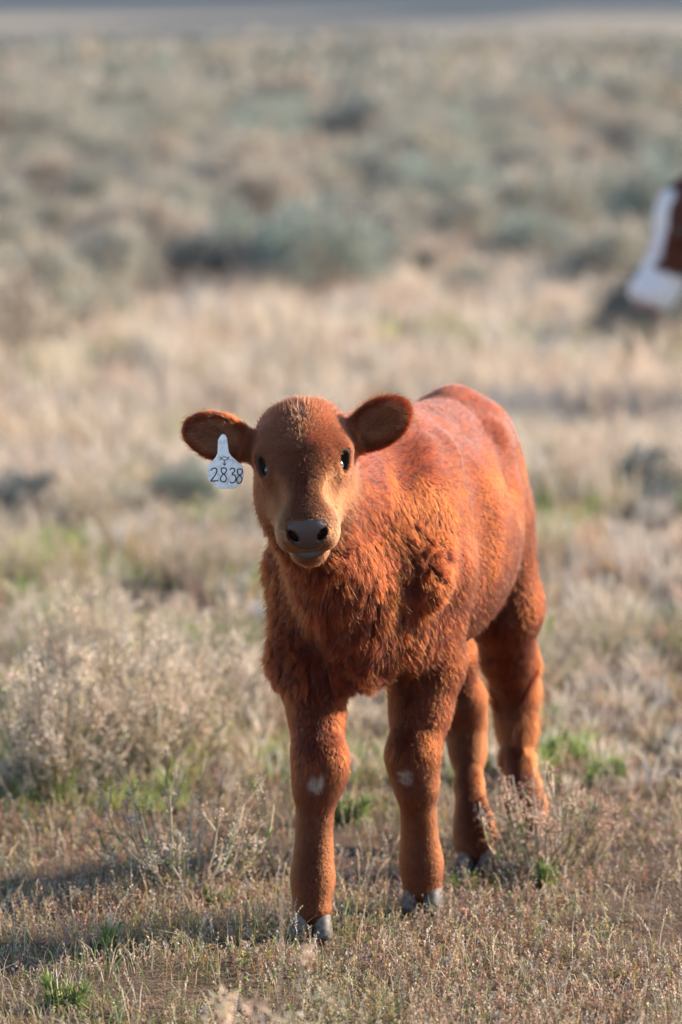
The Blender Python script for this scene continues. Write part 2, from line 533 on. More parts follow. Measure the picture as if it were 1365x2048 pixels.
nt.links.new(sp.outputs['Z'], mr.inputs['Value'])
ad = nt.nodes.new('ShaderNodeMath'); ad.operation = 'ADD'
nt.links.new(nz.outputs['Fac'], ad.inputs[0]); nt.links.new(mr.outputs[0], ad.inputs[1])
nt.links.new(ad.outputs[0], cr.inputs[0]); nt.links.new(cr.outputs[0], b.inputs['Base Color'])
b.inputs['Roughness'].default_value = 0.6
b.inputs['Specular IOR Level'].default_value = 0.25
bp = nt.nodes.new('ShaderNodeBump'); bp.inputs['Strength'].default_value = 0.3; bp.inputs['Distance'].default_value = 0.002
nt.links.new(nz.outputs['Fac'], bp.inputs['Height']); nt.links.new(bp.outputs[0], b.inputs['Normal'])
def claw_arrays():
    ns = 18
    prof = [(0.000, 1.00, 0.000), (0.006, 1.03, 0.000), (0.016, 0.97, -0.003), (0.028, 0.87, -0.007), (0.038, 0.78, -0.011), (0.046, 0.66, -0.013), (0.050, 0.40, -0.013)]
    v = []
    for z, sc, back in prof:
        for i in range(ns):
            a_ = 2 * math.pi * i / ns
            x = math.cos(a_); y = math.sin(a_)
            wx = 0.0185 * sc * math.copysign(abs(x) ** 0.85, x)
            if x < 0: wx *= 0.86
            ly = (0.036 if y > 0 else 0.026) * sc * math.copysign(abs(y) ** 0.9, y)
            v.append((wx, ly + back, z))
    q = [(j * ns + i, j * ns + (i + 1) % ns, (j + 1) * ns + (i + 1) % ns, (j + 1) * ns + i) for j in range(len(prof) - 1) for i in range(ns)]
    v.append((0, 0, 0.0)); v.append((0, -0.013, 0.051))
    t = [(len(v) - 2, (i + 1) % ns, i) for i in range(ns)] + [(len(v) - 1, (len(prof) - 1) * ns + i, (len(prof) - 1) * ns + (i + 1) % ns) for i in range(ns)]
    return np.array(v), np.array(t), np.array(q)
hv, ht, hq = claw_arrays()
hv = hv * np.array([1.02, 1.05, 1.08])
claw_r = mesh_from('hoof_claw', hv, [ht, hq], m_hoof)
claw_l = mesh_from('hoof_claw', hv * np.array([-1, 1, 1]), [ht[:, ::-1], hq[:, ::-1]], m_hoof)
for key, (pt, yaw) in HOOF.items():
    ang = math.atan2(-math.cos(yaw * 0.6), -math.sin(yaw * 0.6)) - math.pi / 2     # toes point towards the calf's front
    for sd, me in ((1, claw_r), (-1, claw_l)):
        o = add('hoof_claw', me, calf)
        side = Vector((math.cos(ang), math.sin(ang), 0))
        o.location = Vector(pt) * 1.0 + side * (0.0172 * sd) - Vector(ORG)
        o.location.z = 0.001
        o.rotation_euler = (0, 0, ang + sd * -0.06)

# ------------------------------------------------------------------ the calf's coat: real hair strands
def voronoi(p, c, seed):
    q = p / c
    b0 = np.floor(q - 0.5).astype(np.int64)
    best = np.full(len(p), 1e9); cen = np.zeros_like(p); rid = np.zeros(len(p))
    for dx in (0, 1):
        for dy in (0, 1):
            for dz in (0, 1):
                ix, iy, iz = b0[:, 0] + dx, b0[:, 1] + dy, b0[:, 2] + dz
                j = np.stack([ix + 0.15 + 0.7 * _hash(ix, iy, iz, seed), iy + 0.15 + 0.7 * _hash(ix, iy, iz, seed + 7),
                              iz + 0.15 + 0.7 * _hash(ix, iy, iz, seed + 13)], 1)
                d = ((q - j) ** 2).sum(1)
                m = d < best
                best[m] = d[m]; cen[m] = j[m] * c; rid[m] = _hash(ix, iy, iz, seed + 29)[m]
    return cen, rid

def torso_co(p):
    return (p - ORG) @ TAX.T

def coat_fields(p, n):
    N = len(p)
    t = torso_co(p); h = head_co(p)
    s, l, z = t[:, 0], t[:, 1], t[:, 2]
    # region weights
    rh = np.sqrt((h[:, 0] / 0.085) ** 2 + ((h[:, 1] - 0.01) / 0.145) ** 2 + ((h[:, 2] + 0.02) / 0.085) ** 2)
    w_head = 1 - sstep(0.95, 1.35, rh)
    w_ear = np.zeros(N); ear_dir = np.zeros((N, 3)); inner = np.zeros(N)
    for i in range(2):
        e = ear_co(p, i)
        we = 1 - sstep(1.0, 1.25, np.sqrt((e[:, 0] / 0.07) ** 2 + (e[:, 1] / 0.045) ** 2 + (e[:, 2] / 0.032) ** 2))
        w_ear = np.maximum(w_ear, we)
        dd = EARS[i][1][0][None] + (e[:, 1] * 12)[:, None] * EARS[i][1][1][None]
        ear_dir = np.where((we > 0.01)[:, None], dd, ear_dir)
        inn = we * sstep(0.0, 0.5, n @ EARS[i][1][2]) * (1 - sstep(0.75, 1.0, np.sqrt((e[:, 0] / 0.053) ** 2 + (e[:, 1] / 0.034) ** 2)))
        inner = np.maximum(inner, inn)
    w_leg = 1 - sstep(0.36, 0.44, z)
    low = 1 - sstep(0.20, 0.34, z)
    w_chest = sstep(0.16, 0.40, s + 0.03 * noise3(p, 0.05, 91)) * (1 - w_head) * (1 - sstep(0.38, 0.46, z) * 0 - w_leg) * (1 - sstep(0.60, 0.82, z)) * sstep(-0.5, 0.7, n @ FW + 0.3 * (-n[:, 2]))
    w_belly = sstep(0.2, 0.8, -n[:, 2]) * (1 - w_leg * 0.5) * (1 - w_head)
    # flow
    d = -FW[None] * 0.62 - UP[None] * (0.62 + 0.5 * (1 - sstep(0.45, 0.75, z)))[:, None]
    top = sstep(0.72, 0.82, z)
    d = d * (1 - 0.8 * top[:, None]) + (-FW[None]) * 0.8 * top[:, None]
    d = d + w_chest[:, None] * (-UP[None] * 0.9 + LF[None] * (np.sign(l) * 0.25)[:, None] + FW[None] * 0.5)
    d = d * (1 - w_leg[:, None]) + w_leg[:, None] * (-UP[None] - 0.15 * FW[None])
    whorl = H_(0.002, -0.005, 0.047)
    fd = nrm(p - whorl)
    fd = fd + HU[None] * (np.sign(h[:, 0]) * 0.15)[:, None]
    d = d * (1 - w_head[:, None]) + w_head[:, None] * fd
    d = d * (1 - w_ear[:, None]) + w_ear[:, None] * ear_dir
    # coherent swirls
    amp = 0.36 + 0.9 * w_chest + 0.2 * w_belly - 0.14 * w_head - 0.14 * low
    for sc_, wgt, sd in ((0.055, 1.0, 1), (0.022, 0.8, 11)):
        v = np.stack([noise3(p, sc_, sd), noise3(p, sc_, sd + 1), noise3(p, sc_, sd + 2)], 1)
        d = d + v * (amp * wgt)[:, None]
    # length and lift
    L = 0.0128 + 0.0130 * w_chest + 0.005 * w_belly
    L = L * (1 - w_leg) + w_leg * (0.0110 - 0.0045 * low)
    L = L * (1 - w_head) + w_head * (0.0080 + 0.010 * sstep(0.03, 0.09, -h[:, 1]) + 0.010 * sstep(0.045, 0.09, -h[:, 2]))
    muzz = sstep(0.06, 0.10, h[:, 1]) * w_head
    L = L * (1 - 0.40 * muzz)
    L = L * (1 - w_ear) + w_ear * 0.0095
    L = L * (1 + 0.5 * inner)
    tail = (s < -0.405) & (np.abs(l - 0.08) < 0.05) & (z < 0.62)
    L = np.where(tail, np.where(z < 0.46, 0.03, 0.012), L)
    # tufts behind the forearms
    L = L + 0.007 * w_leg * (1 - low) * sstep(0.1, 0.7, -(n @ FW))
    L = L * (1 + 0.25 * noise3(p, 0.04, 51))
    lift = 0.21 + 0.34 * w_chest + 0.17 * noise3(p, 0.035, 61) * (1 - 0.6 * low) + 0.12 * noise3(p, 0.012, 62) * (1 - 0.85 * np.maximum(low, w_head)) + 0.08 * w_belly + 0.02 * w_head + 0.15 * w_ear + 0.20 * inner
    clump = 0.36 + 0.36 * w_chest - 0.06 * w_head - 0.12 * low - 0.2 * w_ear
    csize = np.where(w_chest + 0.25 * noise3(p, 0.02, 95) > 0.45, 1, 0)
    return d, L, np.clip(lift, 0.22, 1.2), np.clip(clump, 0.03, 0.8), csize, w_head, w_chest, w_ear, inner, low

def make_coat(V, Q, Nn, count, npt=4):
    tri = np.concatenate([Q[:, [0, 1, 2]], Q[:, [0, 2, 3]]])
    a_, b_, c_ = V[tri[:, 0]], V[tri[:, 1]], V[tri[:, 2]]
    area = np.linalg.norm(np.cross(b_ - a_, c_ - a_), axis=1) / 2
    cen = (a_ + b_ + c_) / 3
    hc_ = head_co(cen)
    near_head = np.exp(-(np.linalg.norm(hc_ / np.array([0.11, 0.17, 0.11]), axis=1) / 1.1) ** 6)
    ear = np.zeros(len(cen))
    for i in range(2):
        ear = np.maximum(ear, np.exp(-(np.linalg.norm(ear_co(cen, i) / np.array([0.07, 0.05, 0.04]), axis=1)) ** 6))
    legz = 1 - sstep(0.25, 0.40, cen[:, 2])
    wgt = area * (1 + 2.6 * near_head + 2.2 * ear + 1.3 * legz)
    nose, lid = bald(cen)
    wgt[nose | lid] = 0
    lipm_ = ((hc_[:, 0] / 0.023) ** 2 + ((hc_[:, 2] + 0.044) / 0.0065) ** 2 < 1) & (hc_[:, 1] > 0.112)
    wgt[lipm_] = 0
    wgt[cen[:, 2] < 0.030] = 0
    cdf = np.cumsum(wgt); cdf /= cdf[-1]
    ti = np.searchsorted(cdf, RNG.random(count))
    r1 = np.sqrt(RNG.random(count)); r2 = RNG.random(count)
    u, v, w = 1 - r1, r1 * (1 - r2), r1 * r2
    T = tri[ti]
    p = V[T[:, 0]] * u[:, None] + V[T[:, 1]] * v[:, None] + V[T[:, 2]] * w[:, None]
    n = nrm(Nn[T[:, 0]] * u[:, None] + Nn[T[:, 1]] * v[:, None] + Nn[T[:, 2]] * w[:, None])
    d, L, lift, clump, csz, wh, wc, we, inner, low = coat_fields(p, n)
    cen1, id1 = voronoi(p, 0.0095, 3)
    cen0, id0 = voronoi(p, 0.0048, 4)
    fine = (np.maximum(wh, low) + 0.3 * (RNG.random(count) - 0.5)) > 0.5
    cen1 = np.where(fine[:, None], cen0, cen1); id1 = np.where(fine, id0, id1)
    cen2, id2 = voronoi(p, 0.024, 5)
    big = csz > 0
    cc = np.where(big[:, None], cen2, cen1); cid = np.where(big, id2, id1)
    d = d + (RNG.random((count, 3)) - 0.5) * 0.45
    t = nrm(d - n * (d * n).sum(1, keepdims=True))
    lift = np.clip(lift + (RNG.random(count) - 0.5) * 0.25, 0.16, 1.3)
    stray = RNG.random(count) < (0.018 + 0.06 * wc + 0.03 * wh + 0.08 * we + 0.10 * inner)
    lift = np.where(stray, lift + 0.25 + 0.5 * RNG.random(count), lift)
    L = np.where(stray, L * (1.3 + 0.5 * we + 0.5 * inner), L)
    L = L * (0.65 + 0.5 * RNG.random(count)) * (0.85 + 0.3 * cid)
    lift = np.maximum(lift, np.arcsin(np.clip(0.0036 / L, 0, 0.75)))     # every strand clears the skin
    tau = np.linspace(0, 1, npt)
    pull = cc - p; pull = pull - n * (pull * n).sum(1, keepdims=True)
    pull = pull * (clump * np.where(stray, 0.1, 1))[:, None]
    bend = (RNG.random((count, 3)) - 0.5) * (0.25 + 0.3 * wc)[:, None]
    bend = bend - n * np.minimum((bend * n).sum(1, keepdims=True), 0)
    pts = np.empty((count, npt, 3), np.float32)
    for i, q in enumerate(tau):
        pts[:, i] = (p - n * 0.0003 + (L * q)[:, None] * (t * np.cos(lift)[:, None] * (0.75 + 0.25 * q) + n * (np.sin(lift) * (1 - 0.42 * q))[:, None])
                     + pull * q ** 1.4 + bend * (L * q * q)[:, None])
    # colour of every strand: root -> tip handled in the shader
    base = np.array([0.088, 0.0112, 0.0009])
    var = 0.62 + 0.62 * (cid + (0.5 - cid) * 0.35 * np.maximum(wh, low)) + 0.16 * noise3(p, 0.05, 71) + 0.30 * (RNG.random(count) - 0.5)
    col = base[None] * var[:, None]
    paler = (0.55 * wh * sstep(0.0, 0.05, -head_co(p)[:, 2] * 0 + np.abs(head_co(p)[:, 0])) * 0 + 0.65 * wh + 0.25 * low * (1 - wh))[:, None]  # sky sheen on the shaded face painted into head hair; lower legs lightened
    col = col * (1 - paler) + paler * np.array([0.122, 0.034, 0.0115])
    mz = (sstep(0.06, 0.10, head_co(p)[:, 1]) * wh)[:, None] * 0.6
    col = col * (1 - mz) + mz * np.array([0.16, 0.050, 0.018])
    dark_in = inner[:, None] * 0.75
    col = col * (1 - dark_in) + dark_in * np.array([0.22, 0.070, 0.033])
    fr_ = (stray * inner)[:, None] * 0.7
    col = col * (1 - fr_) + fr_ * np.array([0.34, 0.15, 0.08])
    for c, r in ((P(633, 1562, 6.235), 0.0135), (P(812, 1548, 6.39), 0.0115)):
        d2 = (p - c)
        rr = np.sqrt(d2[:, 0] ** 2 + (d2[:, 2] * 0.85) ** 2 + (0.25 * d2[:, 1]) ** 2)
        m = (1 - sstep(r * 0.6, r * 1.35, rr + 0.005 * noise3(p, 0.008, 77) + 0.003 * (RNG.random(count) - 0.5)))[:, None] * 0.42
        col = col * (1 - m) + m * np.array([0.60, 0.44, 0.36])
    star = H_(-0.003, -0.07, 0.045)
    d2 = p - star
    m = (1 - sstep(0.006, 0.016, np.sqrt((d2 @ HU) ** 2 + ((d2 @ HN) * 0.55) ** 2)))[:, None] * 0.10 * (RNG.random(count) < 0.6)[:, None]
    col = col * (1 - m) + m * np.array([0.42, 0.30, 0.25])
    hcur = bpy.data.hair_curves.new('coat')
    hcur.add_curves([npt] * count)
    hcur.attributes['position'].data.foreach_set('vector', (pts.reshape(-1, 3) - ORG.astype(np.float32)).ravel())
    rad0 = np.clip(0.00034 + 0.00004 * wc - 0.00009 * wh - 0.00008 * we, 0.0002, 0.0005) * (0.8 + 0.4 * RNG.random(count))
    rr = rad0[:, None] * (1.0 - 0.75 * tau[None] ** 1.5)
    ra = hcur.attributes.get('radius') or hcur.attributes.new('radius', 'FLOAT', 'POINT')
    ra.data.foreach_set('value', rr.astype(np.float32).ravel())
    ca = hcur.attributes.new('strand', 'FLOAT_COLOR', 'CURVE')
    c4 = np.ones((count, 4), np.float32); c4[:, :3] = np.clip(col, 0.002, 0.9)
    ca.data.foreach_set('color', c4.ravel())
    return hcur

m_hair = bpy.data.materials.new('calf_hair'); m_hair.use_nodes = True
nt = m_hair.node_tree
for nd in list(nt.nodes):
    if nd.type == 'BSDF_PRINCIPLED': nt.nodes.remove(nd)
hb = nt.nodes.new('ShaderNodeBsdfHairPrincipled')
hb.model = 'CHIANG'; hb.parametrization = 'COLOR'
hb.inputs['Roughness'].default_value = 0.45
hb.inputs['Radial Roughness'].default_value = 0.55
hb.inputs['Random Roughness'].default_value = 0.2
hb.inputs['IOR'].default_value = 1.36
hb.inputs['Coat'].default_value = 0.0
at = nt.nodes.new('ShaderNodeAttribute'); at.attribute_name = 'strand'
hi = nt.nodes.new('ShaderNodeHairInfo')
rp = nt.nodes.new('ShaderNodeMapRange'); rp.inputs['To Min'].default_value = 0.28; rp.inputs['To Max'].default_value = 1.25  # dark roots, darkened further to paint self-shadow between the tufts
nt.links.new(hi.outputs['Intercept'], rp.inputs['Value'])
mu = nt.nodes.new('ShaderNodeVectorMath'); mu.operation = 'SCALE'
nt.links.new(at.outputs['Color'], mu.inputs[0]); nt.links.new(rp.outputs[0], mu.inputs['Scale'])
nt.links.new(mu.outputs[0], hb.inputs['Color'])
nt.links.new(hb.outputs[0], nt.nodes['Material Output'].inputs['Surface'])
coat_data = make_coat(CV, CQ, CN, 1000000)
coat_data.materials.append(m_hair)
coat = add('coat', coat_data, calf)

# ------------------------------------------------------------------ ear tag (hangs from the calf's ear)
m_tag, nt, b = new_mat('tag_plastic')
nz = nt.nodes.new('ShaderNodeTexNoise'); nz.inputs['Scale'].default_value = 120; nz.inputs['Detail'].default_value = 6
cr = nt.nodes.new('ShaderNodeValToRGB')
cr.color_ramp.elements[0].position = 0.28; cr.color_ramp.elements[0].color = (0.50, 0.46, 0.42, 1)
cr.color_ramp.elements[1].position = 0.52; cr.color_ramp.elements[1].color = (0.80, 0.79, 0.78, 1)
tc = nt.nodes.new('ShaderNodeTexCoord'); nt.links.new(tc.outputs['Object'], nz.inputs['Vector'])
nt.links.new(nz.outputs['Fac'], cr.inputs[0]); nt.links.new(cr.outputs[0], b.inputs['Base Color'])
b.inputs['Roughness'].default_value = 0.45
b.inputs['Subsurface Weight'].default_value = 0.15; b.inputs['Subsurface Radius'].default_value = (0.004, 0.004, 0.004)
m_ink, nt, b = new_mat('marker_ink')
b.inputs['Base Color'].default_value = (0.012, 0.012, 0.035, 1); b.inputs['Roughness'].default_value = 0.6

TAGY = 6.118
tag_c = P(451, 938, TAGY)
PXM = 7680.0 / ((tag_c - np.array([0, 0, CAM_H])) @ np.array([0, CP, -SP]))
def tpt(px, py):            # photo pixel on the tag face -> tag coordinates (x right, z up)
    return np.array([(px - 451) / PXM, (938 - py) / PXM])
ear_tag = bpy.data.objects.new('ear_tag', None); COL.objects.link(ear_tag)
ear_tag.location = tag_c
ear_tag.rotation_euler = (math.radians(-4), 0, math.radians(6))
tag(ear_tag, 'white plastic ear tag numbered 2838 hanging from the calf\'s ear', 'ear tag')
outl = [(441, 873), (446, 868), (452, 870), (455, 876), (456.5, 890), (458.5, 904), (463, 912), (484, 930), (487, 938), (487.5, 956), (483, 962), (472, 976), (468, 978),
        (436, 976.5), (432, 974), (419, 962), (416, 957), (414.5, 938), (417, 932), (432, 914), (436, 906), (436.5, 892), (437, 880)]
op = np.array([tpt(*q) for q in outl])
n_ = len(op); th = 0.0011
ctr = op.mean(0)
ins = ctr + (op - ctr) * 0.965
tv = np.concatenate([np.c_[ins[:, 0], np.full(n_, -th), ins[:, 1]], np.c_[op[:, 0], np.full(n_, -th * 0.4), op[:, 1]],
                     np.c_[op[:, 0], np.full(n_, th * 0.4), op[:, 1]], np.c_[ins[:, 0], np.full(n_, th), ins[:, 1]]])
tme = bpy.data.meshes.new('panel')
fcs = [list(range(n_)), list(range(4 * n_ - 1, 3 * n_ - 1, -1))]
for r in range(3):
    for i in range(n_):
        fcs.append([r * n_ + (i + 1) % n_, r * n_ + i, (r + 1) * n_ + i, (r + 1) * n_ + (i + 1) % n_])
tme.from_pydata(tv.tolist(), [], fcs); tme.update(); tme.materials.append(m_tag)
add('panel', tme, ear_tag)
stud = Geo()
for rad, y0, y1 in ((0.0050, -0.0034, -0.0011), (0.0022, -0.0046, -0.0034)):
    nn = 16; ang = np.arange(nn) * 2 * math.pi / nn
    c0 = tpt(446.5, 881)
    ring = lambda y, k: np.c_[c0[0] + rad * k * np.cos(ang), np.full(nn, y), c0[1] + rad * k * np.sin(ang)]
    v = np.concatenate([ring(y1, 1), ring(y0 + 0.0004, 1), ring(y0, 0.85), [[c0[0], y0, c0[1]]]])
    q = [(r * nn + (i + 1) % nn, r * nn + i, (r + 1) * nn + i, (r + 1) * nn + (i + 1) % nn) for r in range(2) for i in range(nn)]
    t = [(3 * nn, 2 * nn + (i + 1) % nn, 2 * nn + i) for i in range(nn)]
    stud.put(v, t, q)
add('stud', stud.mesh('stud', m_tag), ear_tag)
def stroke(g, pts, w):
    """a flat inked line on the tag face"""
    p = np.array([tpt(*q) for q in pts])
    d = np.gradient(p, axis=0); d /= np.maximum(np.linalg.norm(d, axis=1, keepdims=True), 1e-9)
    nn = np.c_[-d[:, 1], d[:, 0]] * w / 2
    a_, b_ = p + nn, p - nn
    y = -th - 0.0003
    v = np.concatenate([np.c_[a_[:, 0], np.full(len(p), y), a_[:, 1]], np.c_[b_[:, 0], np.full(len(p), y), b_[:, 1]]])
    k = len(p)
    g.put(v, None, [(i, i + 1, k + i + 1, k + i) for i in range(k - 1)])
def smooth_curve(pts, n=8):
    p = np.array(pts, float); out = []
    pp = np.vstack([2 * p[0] - p[1], p, 2 * p[-1] - p[-2]])
    for i in range(1, len(pp) - 2):
        for t in np.arange(n) / n:
            out.append(0.5 * ((2 * pp[i]) + (-pp[i - 1] + pp[i + 1]) * t + (2 * pp[i - 1] - 5 * pp[i] + 4 * pp[i + 1] - pp[i + 2]) * t * t
                              + (-pp[i - 1] + 3 * pp[i] - 3 * pp[i + 1] + pp[i + 2]) * t ** 3))
    out.append(p[-1]); return out
DIG = {
    'digit_two': [[(422, 941), (425, 937), (431, 936), (434, 941), (431, 949), (425, 957), (422, 962), (429, 961.5), (436, 961)]],
    'digit_eight': [[(453, 938), (448, 935.5), (443, 938), (444, 945), (450, 950), (453, 957), (450, 963), (444, 963), (441, 958), (444, 951), (451, 945), (453.5, 940), (452, 937)]],
    'digit_three': [[(460, 940), (464, 936.5), (469, 938), (469, 943), (464.5, 948), (470, 951), (472, 957), (469, 964), (463, 966), (460, 963)]],
    'digit_eight_last': [[(485.0, 941), (481, 938), (475.5, 940.5), (475.5, 947), (481, 952), (484.5, 958), (482, 965.5), (476.5, 966.5), (473.5, 961.5), (476, 954.5), (483, 948.5), (485.5, 943.5), (484, 940)]],
    'fish_mark': [[(440, 913), (445, 918.5), (450, 920), (455, 918), (459, 913)], [(440, 920), (445, 915), (450, 913.5), (455, 915.5), (459, 920)]],
    'arrow_mark': [[(449, 921), (449.2, 926), (449.5, 930)], [(446, 926), (447.5, 928.5), (449.5, 930.5)], [(452.5, 926), (451, 928.5), (449.5, 930.5)]],
}
for nm, strokes in DIG.items():
    g = Geo()
    for st_ in strokes:
        stroke(g, smooth_curve(st_), 0.0019 if nm.startswith('digit') else 0.0012)
    add(nm.replace('_last', ''), g.mesh(nm, m_ink, False), ear_tag)

# ------------------------------------------------------------------ ground sheet and hills
def hgt(x, y):
    x, y = np.asarray(x, float), np.asarray(y, float)
    sh = np.broadcast(x, y).shape
    p = np.stack([np.broadcast_to(x, sh).ravel(), np.broadcast_to(y, sh).ravel(), np.zeros(int(np.prod(sh)))], 1)
    r = np.hypot(p[:, 0] - 0.15, p[:, 1] - 6.65)
    nearf = 1 - sstep(6, 14, r)
    z = nearf * (0.010 * noise3(p, 0.33, 201) + 0.006 * noise3(p, 0.10, 202) - 0.004)
    z += sstep(1.2, 6, r) * 0.05 * noise3(p, 2.3, 203)
    z += sstep(15, 80, p[:, 1]) * 0.30 * noise3(p, 28, 204)
    z += 0.010 * np.clip(p[:, 1] - 1600, 0, 2600)
    z += sstep(300, 1500, p[:, 1]) * 0.8 * noise3(p, 240, 205)
    return z.reshape(sh)

def axis(dense_lo, dense_hi, step, lo, hi, grow):
    a = list(np.arange(dense_lo, dense_hi, step))
    d = step; x = a[-1]
    while x < hi:
        d *= grow; x += d; a.append(x)
    d = step; x = a[0]
    while x > lo:
        d *= grow; x -= d; a.insert(0, x)
    return np.array(a)
gx = axis(-1.3, 1.5, 0.022, -2800, 2800, 1.14)
gy = axis(5.0, 8.6, 0.022, -60, 5200, 1.07)
X, Y = np.meshgrid(gx, gy, indexing='xy')
Z = hgt(X, Y)
nx, ny = len(gx), len(gy)
idx = np.arange(nx * ny).reshape(ny, nx)
gq = np.stack([idx[:-1, :-1], idx[:-1, 1:], idx[1:, 1:], idx[1:, :-1]], -1).reshape(-1, 4)

m_gr, nt, b = new_mat('dry_range_soil')
geo = nt.nodes.new('ShaderNodeNewGeometry')
def noise_node(scale, detail=6, rough=0.6, vec=None):
    n = nt.nodes.new('ShaderNodeTexNoise'); n.inputs['Scale'].default_value = scale
    n.inputs['Detail'].default_value = detail; n.inputs['Roughness'].default_value = rough
    nt.links.new(vec or geo.outputs['Position'], n.inputs['Vector']); return n
def ramp(fac, *els):
    r = nt.nodes.new('ShaderNodeValToRGB')
    while len(r.color_ramp.elements) < len(els): r.color_ramp.elements.new(0.5)
    for e, (pos, c) in zip(r.color_ramp.elements, els): e.position = pos; e.color = (*c, 1)
    nt.links.new(fac, r.inputs[0]); return r
def mixc(fac, a, b_):
    m = nt.nodes.new('ShaderNodeMix'); m.data_type = 'RGBA'
    if hasattr(fac, 'is_linked') or not isinstance(fac, float): nt.links.new(fac, m.inputs[0])
    else: m.inputs[0].default_value = fac
    nt.links.new(a, m.inputs[6]); nt.links.new(b_, m.inputs[7]); return m.outputs[2]
n1 = noise_node(9, 8, 0.68)
soil = ramp(n1.outputs['Fac'], (0.30, (0.055, 0.032, 0.022)), (0.52, (0.115, 0.070, 0.047)), (0.72, (0.22, 0.15, 0.10)))
n1b = noise_node(150, 4, 0.6)
litter = ramp(n1b.outputs['Fac'], (0.35, (0.06, 0.036, 0.025)), (0.55, (0.14, 0.095, 0.060)), (0.70, (0.32, 0.24, 0.155)))
near_c = mixc(0.5, soil.outputs[0], litter.outputs[0])
n2 = noise_node(0.55, 8, 0.65)
cover = ramp(n2.outputs['Fac'], (0.34, (0.17, 0.16, 0.125)), (0.47, (0.32, 0.265, 0.20)), (0.62, (0.44, 0.365, 0.275)))
mp = nt.nodes.new('ShaderNodeMapping'); mp.inputs['Scale'].default_value = (0.0022, 0.0105, 0.0)
mp.inputs['Rotation'].default_value = (0, 0, math.radians(-4))
nt.links.new(geo.outputs['Position'], mp.inputs[0])
n3 = noise_node(1.0, 4, 0.5, mp.outputs[0])
bands0 = ramp(n3.outputs['Fac'], (0.36, (0.13, 0.125, 0.11)), (0.50, (0.22, 0.19, 0.15)), (0.62, (0.31, 0.26, 0.195)))
sp = nt.nodes.new('ShaderNodeSeparateXYZ'); nt.links.new(geo.outputs['Position'], sp.inputs[0])
def math_node(op, a, c, d=None):
    m = nt.nodes.new('ShaderNodeMath'); m.operation = op
    for i, q in enumerate((a, c, d)):
        if q is None: continue
        if isinstance(q, (int, float)): m.inputs[i].default_value = q
        else: nt.links.new(q, m.inputs[i])
    return m.outputs[0]
# oblique sage strip and far sage flats; haze and shade painted into their blue-grey
dline = math_node('ADD', math_node('MULTIPLY_ADD', sp.outputs['X'], -7.4, sp.outputs['Y']), math_node('MULTIPLY', n3.outputs['Fac'], 90.0))
strip = ramp(math_node('MULTIPLY', dline, 1 / 700.0), (0.34, (0, 0, 0)), (0.41, (1, 1, 1)), (0.53, (1, 1, 1)), (0.62, (0, 0, 0)))
farz = ramp(math_node('MULTIPLY', math_node('ADD', sp.outputs['Y'], math_node('MULTIPLY', n3.outputs['Fac'], 200.0)), 1 / 1000.0), (0.42, (0, 0, 0)), (0.60, (1, 1, 1)))
dark = nt.nodes.new('ShaderNodeRGB'); dark.outputs[0].default_value = (0.055, 0.066, 0.074, 1)
class _B: pass
bands = _B(); bands.outputs = [mixc(math_node('MAXIMUM', math_node('MULTIPLY', strip.outputs[0], 0.95), farz.outputs[0]), bands0.outputs[0], dark.outputs[0])]
def yramp(a, c):
    r = nt.nodes.new('ShaderNodeMapRange'); r.interpolation_type = 'SMOOTHSTEP'
    r.inputs['From Min'].default_value = a; r.inputs['From Max'].default_value = c
    nt.links.new(sp.outputs['Y'], r.inputs['Value']); return r.outputs[0]
c1 = mixc(yramp(8, 13), near_c, cover.outputs[0])
c2 = mixc(yramp(70, 190), c1, bands.outputs[0])
nt.links.new(c2, b.inputs['Base Color'])
b.inputs['Roughness'].default_value = 0.95; b.inputs['Specular IOR Level'].default_value = 0.1
bp = nt.nodes.new('ShaderNodeBump'); bp.inputs['Strength'].default_value = 0.7; bp.inputs['Distance'].default_value = 0.012
nt.links.new(n1b.outputs['Fac'], bp.inputs['Height']); nt.links.new(bp.outputs[0], b.inputs['Normal'])
ground = add('ground', mesh_from('ground', np.stack([X, Y, Z], -1).reshape(-1, 3), gq, m_gr))
tag(ground, kind='structure')

# a long dark ridge closes the plain
m_hill, nt, b = new_mat('hill_scrub')
geo = nt.nodes.new('ShaderNodeNewGeometry')
n1 = noise_node(0.006, 8, 0.65)
hc_r = ramp(n1.outputs['Fac'], (0.36, (0.052, 0.060, 0.055)), (0.55, (0.105, 0.105, 0.09)), (0.68, (0.19, 0.17, 0.13)))
nt.links.new(hc_r.outputs[0], b.inputs['Base Color']); b.inputs['Roughness'].default_value = 1.0; b.inputs['Specular IOR Level'].default_value = 0.0
hx = np.linspace(-2600, 2600, 105); hy = np.linspace(2300, 5000, 46)
HX, HY = np.meshgrid(hx, hy)
pp = np.stack([HX.ravel(), HY.ravel(), np.zeros(HX.size)], 1)
rise = sstep(2350, 3600, HY) * (110 + 30 * noise3(pp, 900, 301).reshape(HX.shape) + 22 * noise3(pp, 260, 302).reshape(HX.shape))
HZ = 0.010 * 1500 * sstep(2300, 2500, HY) * 0.7 + rise - 4
hid = np.arange(HX.size).reshape(HX.shape)
hq = np.stack([hid[:-1, :-1], hid[:-1, 1:], hid[1:, 1:], hid[1:, :-1]], -1).reshape(-1, 4)
tag(add('hills', mesh_from('hills', np.stack([HX, HY, HZ], -1).reshape(-1, 3), hq, m_hill)), kind='structure')

